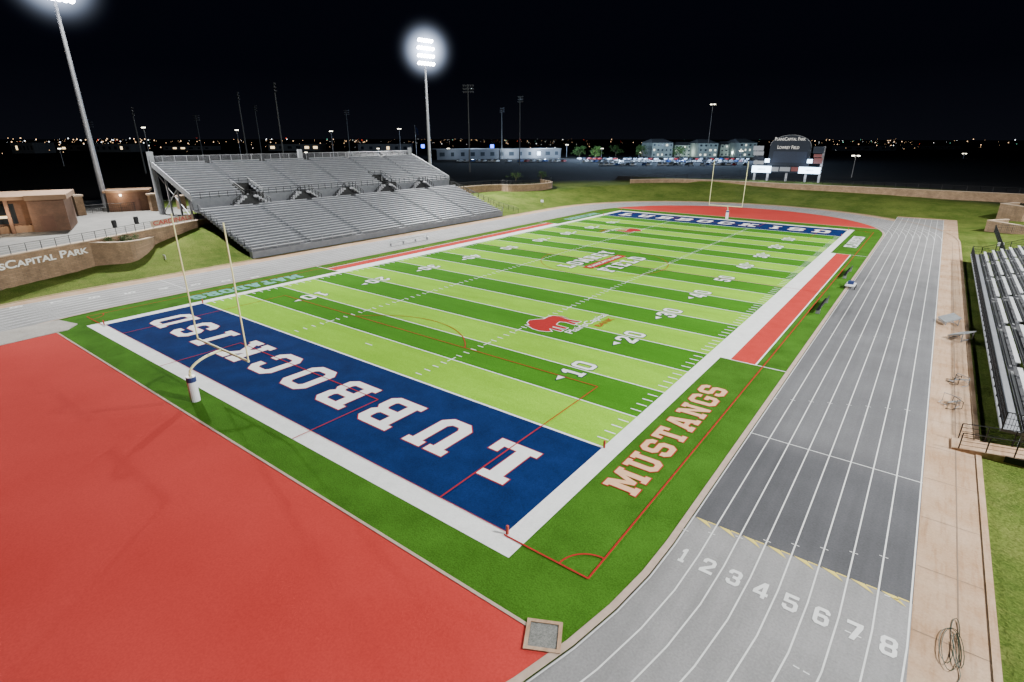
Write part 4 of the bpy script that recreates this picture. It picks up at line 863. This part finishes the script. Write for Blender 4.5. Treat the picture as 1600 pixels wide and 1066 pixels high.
pts+=[(q.x+.15+.1*math.sin(k*.8),q.y-.8-k*.22,.03) for k in range(1,8)]
o=MB().path(pts,.014,5).build('hose',m_hose);tag(o,'loosely looped dark green hose lying on the concrete strip at bottom right','hose')
q=at(849,995);t=empty('access_cover',(q.x,q.y,.03),'square concrete box cover at the corner of the red surfacing','cover');ang=R(28)
def F(u,v,z_): return (q.x+u*math.cos(ang)-v*math.sin(ang),q.y+u*math.sin(ang)+v*math.cos(ang),z_)
mb=MB();S=.66
for (u0,u1,v0,v1) in ((-S,S,-S,-S+.14),(-S,S,S-.14,S),(-S,-S+.14,-S+.14,S-.14),(S-.14,S,-S+.14,S-.14)):
    mb.hexa([F(u0,v0,0),F(u1,v0,0),F(u1,v1,0),F(u0,v1,0)],[F(u0,v0,.09),F(u1,v0,.09),F(u1,v1,.09),F(u0,v1,.09)])
mb.build('frame',m_conc,t);mb=MB();S=.515;mb.hexa([F(-S,-S,0),F(S,-S,0),F(S,S,0),F(-S,S,0)],[F(-S,-S,.06),F(S,-S,.06),F(S,S,.06),F(-S,S,.06)]);mb.build('cover_plate',mk('speckled plate',(.17,.17,.16),.9,.35,12,40),t)
for i,(px,py,zz,lab) in enumerate(((258,408,.6,'small white sign on the grass bank in front of the left wall'),(847,318,1.0,'small white sign on the grass bank beyond the left bleachers'),(1289,302,2.0,'small white sign on the grass at the far end under the wall'),(1562,388,.8,'small white sign on the grass past the right bleachers'))):
    q=at(px,py,zz);t=empty('ground_sign',(q.x,q.y,zz-.4),lab,'sign');MB().tube((q.x,q.y,zz-.6),(q.x,q.y,zz+.7),.05,.05,6).build('post',m_dark,t);MB().box(q.x-.4,q.x+.4,q.y-.03,q.y+.03,zz+.3,zz+.9).build('sign_face',m_pad,t)
q=at(652,262,ZC);t=empty('flagpole',(q.x,q.y,ZC),'thin white flagpole with a drooping dark flag behind the bleachers','flagpole');h=zat(652,196,q)-ZC
MB().tube((q.x,q.y,ZC),(q.x,q.y,ZC+h),.12,.06,8).build('pole',m_bright,t);mb=MB()
for i in range(6): 
    y0_=q.x+.05+i*.3;mb.face([(y0_,q.y+.12*math.sin(i),ZC+h-.3-i*.25),(y0_+.3,q.y+.12*math.sin(i+1),ZC+h-.55-i*.25),(y0_+.3,q.y+.12*math.sin(i+1),ZC+h-3.3-i*.2),(y0_,q.y+.12*math.sin(i),ZC+h-3-i*.2)])
mb.build('flag',m_pblue,t)
# ---------------------------------------------------------------- unlit and small lamps far off
def mast(px,pt,dist,lab):
    d0=ray(px,222);h0=math.hypot(d0[0],d0[1]);q=Vector((CP[0]+d0[0]/h0*dist,CP[1]+d0[1]/h0*dist,ZC));top=zat(px,pt,q)
    t=empty('ballpark_light_mast',q,lab,'light mast','unlit light masts of the neighbouring ball parks',rz=random.uniform(-.6,.6));h=top-ZC
    MB().tube((0,0,0),(0,0,h),.3,.16,8).build('pole',m_walld,t,world=False)
    for k in range(3):
        mb=MB();mb.box(-2.2,2.2,-.08,.08,h-.3-k*1.1,h-.14-k*1.1)
        for i in range(5): mb.tube((-1.9+i*.95,0,h-.25-k*1.1),(-1.9+i*.95,.5,h-.45-k*1.1),.15,.38,8)
        mb.build('lamp_bar',m_lensoff,t,world=False)
for (px,pt,dist,lab) in ((733,132,230,'tall unlit mast just right of the lit floodlight tower'),(812,150,290,'unlit mast second to the right of the lit floodlight tower'),(440,130,210,'tallest unlit mast above the left part of the bleachers'),(383,144,250,'unlit mast just left of the tallest one above the bleachers'),(217,168,260,'unlit mast above the small gatehouse'),(406,165,340,'thin unlit mast between the two tall masts above the bleachers'),(313,180,380,'short unlit mast above the left end of the bleachers'),(545,172,400,'faint unlit mast above the middle of the bleachers'),(784,168,380,'thin unlit mast between the two masts right of the lit tower'),(145,190,380,'short unlit mast just right of the leftmost floodlight tower')):
    mast(px,pt,dist,lab)
def slamp(px,pt,dist,lab,m=m_lamp,hd=.5):
    d0=ray(px,222);h0=math.hypot(d0[0],d0[1]);q=Vector((CP[0]+d0[0]/h0*dist,CP[1]+d0[1]/h0*dist,ZC));h=zat(px,pt,q)-ZC
    t=empty('street_lamp',q,lab,'street lamp','lit street lamps beyond the stadium')
    MB().tube((0,0,0),(0,0,h),.14,.08,6).build('pole',m_steel,t,world=False);MB().box(-.9,.9,-.12,.12,h-.02,h+.1).build('arm',m_steel,t,world=False)
    for s_ in (-1,1): MB().tube((s_*.8,0,h-.03),(s_*.8,0,h-.25),hd,hd*.7,8).build('lamp_head',m,t,world=False)
L_=[(1107,163,300,'bright twin lamp on a tall pole left of the scoreboard'),(1342,243,230,'street lamp right of the scoreboard'),(625,201,330,'street lamp above the far top corner of the bleachers'),(519,205,330,'street lamp above the middle of the bleachers'),(373,203,330,'street lamp above the left part of the bleachers'),(229,199,280,'street lamp above the left end of the bleachers'),(700,232,420,'street lamp left of the long pale building'),(886,226,420,'street lamp right of the long pale building'),(941,232,430,'street lamp over the left of the car park'),(1000,238,430,'street lamp left of the hotel'),(1160,236,420,'street lamp between the hotel and the scoreboard'),(476,238,420,'short street lamp behind the bleachers, left of two'),(590,232,420,'short street lamp behind the bleachers, right of two'),(90,232,350,'street lamp above the concession building'),(1512,240,500,'street lamp at the far right on the horizon')]
for a in L_: slamp(*a,hd=.55)
for px,py in ((915,250),(965,252),(1015,253),(1065,253),(1115,253),(1160,253),(740,246),(850,247)):
    q=at(px,py,ZC);plight((q.x,q.y,ZC+12),90000,(.50,.70,1),.5)
# ---------------------------------------------------------------- far buildings
def building(p0,p1,ptop,depth,floors,nw,label,wm,lit=m_warm,gable=True,nm='building',frac=.5):
    A=at(*p0,ZC);B=at(*p1,ZC);a,b,d,n=bldg_frame(A,B,depth);L=(b-a).length;h=zat((p0[0]+p1[0])/2,ptop,(A+B)/2)-ZC
    t=empty(nm,(a.x,a.y,ZC),label,'building');hw=h*(.78 if gable else 1)
    mb=MB();quadbox(mb,a,d,n,0,L,0,depth,ZC,ZC+hw);mb.build('wall',wm,t)
    mb=MB()
    if gable:
        c=[a-n*.6-d*.6,b-n*.6+d*.6,b+n*(depth+.6)+d*.6,a+n*(depth+.6)-d*.6];r0=a+n*depth/2+d*min(4,L*.2);r1=b+n*depth/2-d*min(4,L*.2);z0_=ZC+hw+.01;z1_=ZC+h
        mb.face([(*c[0],z0_),(*c[1],z0_),(*r1,z1_),(*r0,z1_)]);mb.face([(*c[1],z0_),(*c[2],z0_),(*r1,z1_)]);mb.face([(*c[2],z0_),(*c[3],z0_),(*r0,z1_),(*r1,z1_)]);mb.face([(*c[3],z0_),(*c[0],z0_),(*r0,z1_)])
    else: quadbox(mb,a,d,n,-.3,L+.3,-.3,depth+.3,ZC+hw+.01,ZC+hw+.5)
    mb.build('roof',m_walld,t)
    for f in range(floors):
        for i in range(nw):
            u=L*(i+.5)/nw;w_=L/nw*random.uniform(.14,.26);z=ZC+hw*(f+.35)/floors;mb=MB();quadbox(mb,a,d,n,u-w_,u+w_,-.08,-.02,z,z+hw/floors*.4);mb.build('window',lit if random.random()<frac else m_glass,t)
    return a,b,n,h
m_hot=em('hotel window light',(.95,1,.85),1.6)
m_hwall=mk('hotel stucco',(.17,.19,.17),.9,.3,.12)
for (x0_,x1_,pt,dp,fl_,nw,lab) in ((1018,1050,217,30,3,5,'left wing of the lit three storey hotel'),(1053,1085,222,16,3,5,'recessed middle part of the lit three storey hotel'),(1090,1120,218,26,3,4,'centre right wing of the lit three storey hotel'),(1124,1150,221,16,3,4,'recessed right part of the lit three storey hotel'),(1153,1180,217,30,3,4,'right wing of the lit three storey hotel')):
    off=0 if dp>20 else -1.2
    a,b,n,h=building((x0_,246+off),(x1_,246+off),pt,dp,fl_,nw,lab,m_hwall,m_hot,True,'hotel_building',.35)
    c=(a+b)/2-n*(7 if dp<20 else 14);plight((c.x,c.y,ZC+3),3500 if dp<20 else 1500,(.85,1,.92),.6)
m_swall=mk('school stucco',(.075,.08,.09),.9,.45,.05)
a,b,n,h=building((683,250),(876,247),234,20,1,13,'long pale flat roofed building with lit front behind the bleachers',m_swall,m_cool,False,'school_building',.12)
for k,e_ in ((.12,1500),(.55,9000),(.78,14000),(.95,3000)): c=a.lerp(b,k)-n*6;plight((c.x,c.y,ZC+5),e_,(.75,.88,1),.5)
for i,(x0_,x1_,yb,yt) in enumerate(((60,130,236,228),(150,205,238,226),(255,330,235,229),(420,500,236,226),(560,640,238,226),(1320,1400,236,229),(1430,1500,234,229),(20,55,240,224))):
    building((x0_,yb),(x1_,yb),yt,25,1,6,'low dark building on the horizon, %s'%['left of the small gatehouse','above the small gatehouse','above the left end of the bleachers','above the left middle of the bleachers','above the right middle of the bleachers','right of the scoreboard','far right of the scoreboard','above the concession building'][i],m_walld,m_warm,False,'warehouse',.25)
# ---------------------------------------------------------------- parked cars
def car_mesh(m):
    mb=MB();pr=[(-2.2,.35),(-2.25,.75),(-1.9,.95),(-1.2,1.0),(-.7,1.42),(.9,1.45),(1.5,1.0),(2.1,.88),(2.25,.6),(2.2,.35)]
    for i in range(len(pr)):
        a,b=pr[i],pr[(i+1)%len(pr)];mi=1 if (i in (3,5)) else 0;mb.face([(a[0],-.88,a[1]),(b[0],-.88,b[1]),(b[0],.88,b[1]),(a[0],.88,a[1])],mi)
    for s_ in (-.88,.88): mb.face([(p[0],s_,p[1]) for p in pr]);mb.face([(-1.05,s_*1.005,1.03),(-.65,s_*1.005,1.36),(.85,s_*1.005,1.38),(1.3,s_*1.005,1.03)],1)
    for x in (-1.4,1.4):
        for s_ in (-1,1): mb.tube((x,s_*.72,.33),(x,s_*.92,.33),.33,.33,10,2)
    return mb.build('parked_car',[m,m_glass,m_tyre])
cols=[('white',mk('white car paint',(.75,.75,.75),.3,.02,2,spec=.6)),('dark',mk('dark car paint',(.03,.03,.035),.3,.02,2,spec=.6)),('red',mk('red car paint',(.3,.02,.02),.3,.02,2,spec=.6)),('silver',mk('silver car paint',(.4,.42,.45),.3,.02,2,spec=.6)),('blue',mk('blue car paint',(.03,.08,.3),.3,.02,2,spec=.6))]
protos=[];used=[0]*5
for nm_,m in cols: protos.append((nm_,car_mesh(m)))
rows_=['back row of the distant car park','second row of the distant car park','front row of the distant car park','lot before the long pale building']
for r_,(py,x0_,x1_,n_) in enumerate(((250,905,1176,34),(254,915,1174,32),(259,940,1172,28),(253.5,700,890,20))):
    for i in range(n_):
        if random.random()<.10: continue
        k=random.choice([0,0,0,1,3,3,2,4]);nm_,o=protos[k]
        if used[k]: o=o.copy();COL.objects.link(o)
        used[k]+=1;q=at(x0_+(x1_-x0_)*i/n_+random.uniform(-1,1),py,ZC);o.location=(q.x,q.y,ZC);o.rotation_euler=(0,0,R(100)+random.uniform(-.06,.06)+math.pi*(i%2))
        tag(o,'%s car parked in the %s'%(nm_,rows_[r_]),'car','%s cars in the %s'%(nm_,rows_[r_]))
mb=MB()
for i in range(480):
    px=random.choice([random.uniform(-60,1660),random.uniform(-60,900),random.gauss(700,160),random.gauss(150,80),random.gauss(1330,90)]);far=random.uniform(600,2600)
    if 1010<px<1185 and random.random()<.7: continue
    d0=ray(px,222);h0=math.hypot(d0[0],d0[1]);q=Vector((CP[0]+d0[0]/h0*far,CP[1]+d0[1]/h0*far,random.uniform(4,7+far*.004)));r_=far*.00030*random.choice([.3,.4,.5,.7,1.3])*(1.3 if px<650 else 1)
    mi=random.choices([0,1,2,3],[70,20,4,6])[0];n=len(mb.v)
    mb.v+=[tuple(q+Vector(v)*r_*1.5) for v in ((1,0,0),(-1,0,0),(0,1,0),(0,-1,0),(0,0,1),(0,0,-1))]
    for f in ((0,2,4),(2,1,4),(1,3,4),(3,0,4),(2,0,5),(1,2,5),(3,1,5),(0,3,5)): mb.f.append(tuple(n+k for k in f));mb.m.append(mi)
o=mb.build('city_lights',[em('sodium speck',(1,.62,.33),4),em('white speck',(.9,.95,1),5),em('red speck',(1,.1,.05),3),em('green speck',(.3,1,.7),2)],kind='stuff');tag(o,'scattered tiny city lights along the dark horizon','city lights')
m_neon=em('blue neon',(.05,.12,1),9)
for i,px in enumerate((769,661)):
    q=at(px,236,ZC);t=MB().box(-2.2,2.2,-.3,.3,3,6.5).build('lit_sign',m_neon);t.location=q;tag(t,['bright blue lit sign over the long pale building','bright blue lit sign left of the long pale building'][i],'sign')
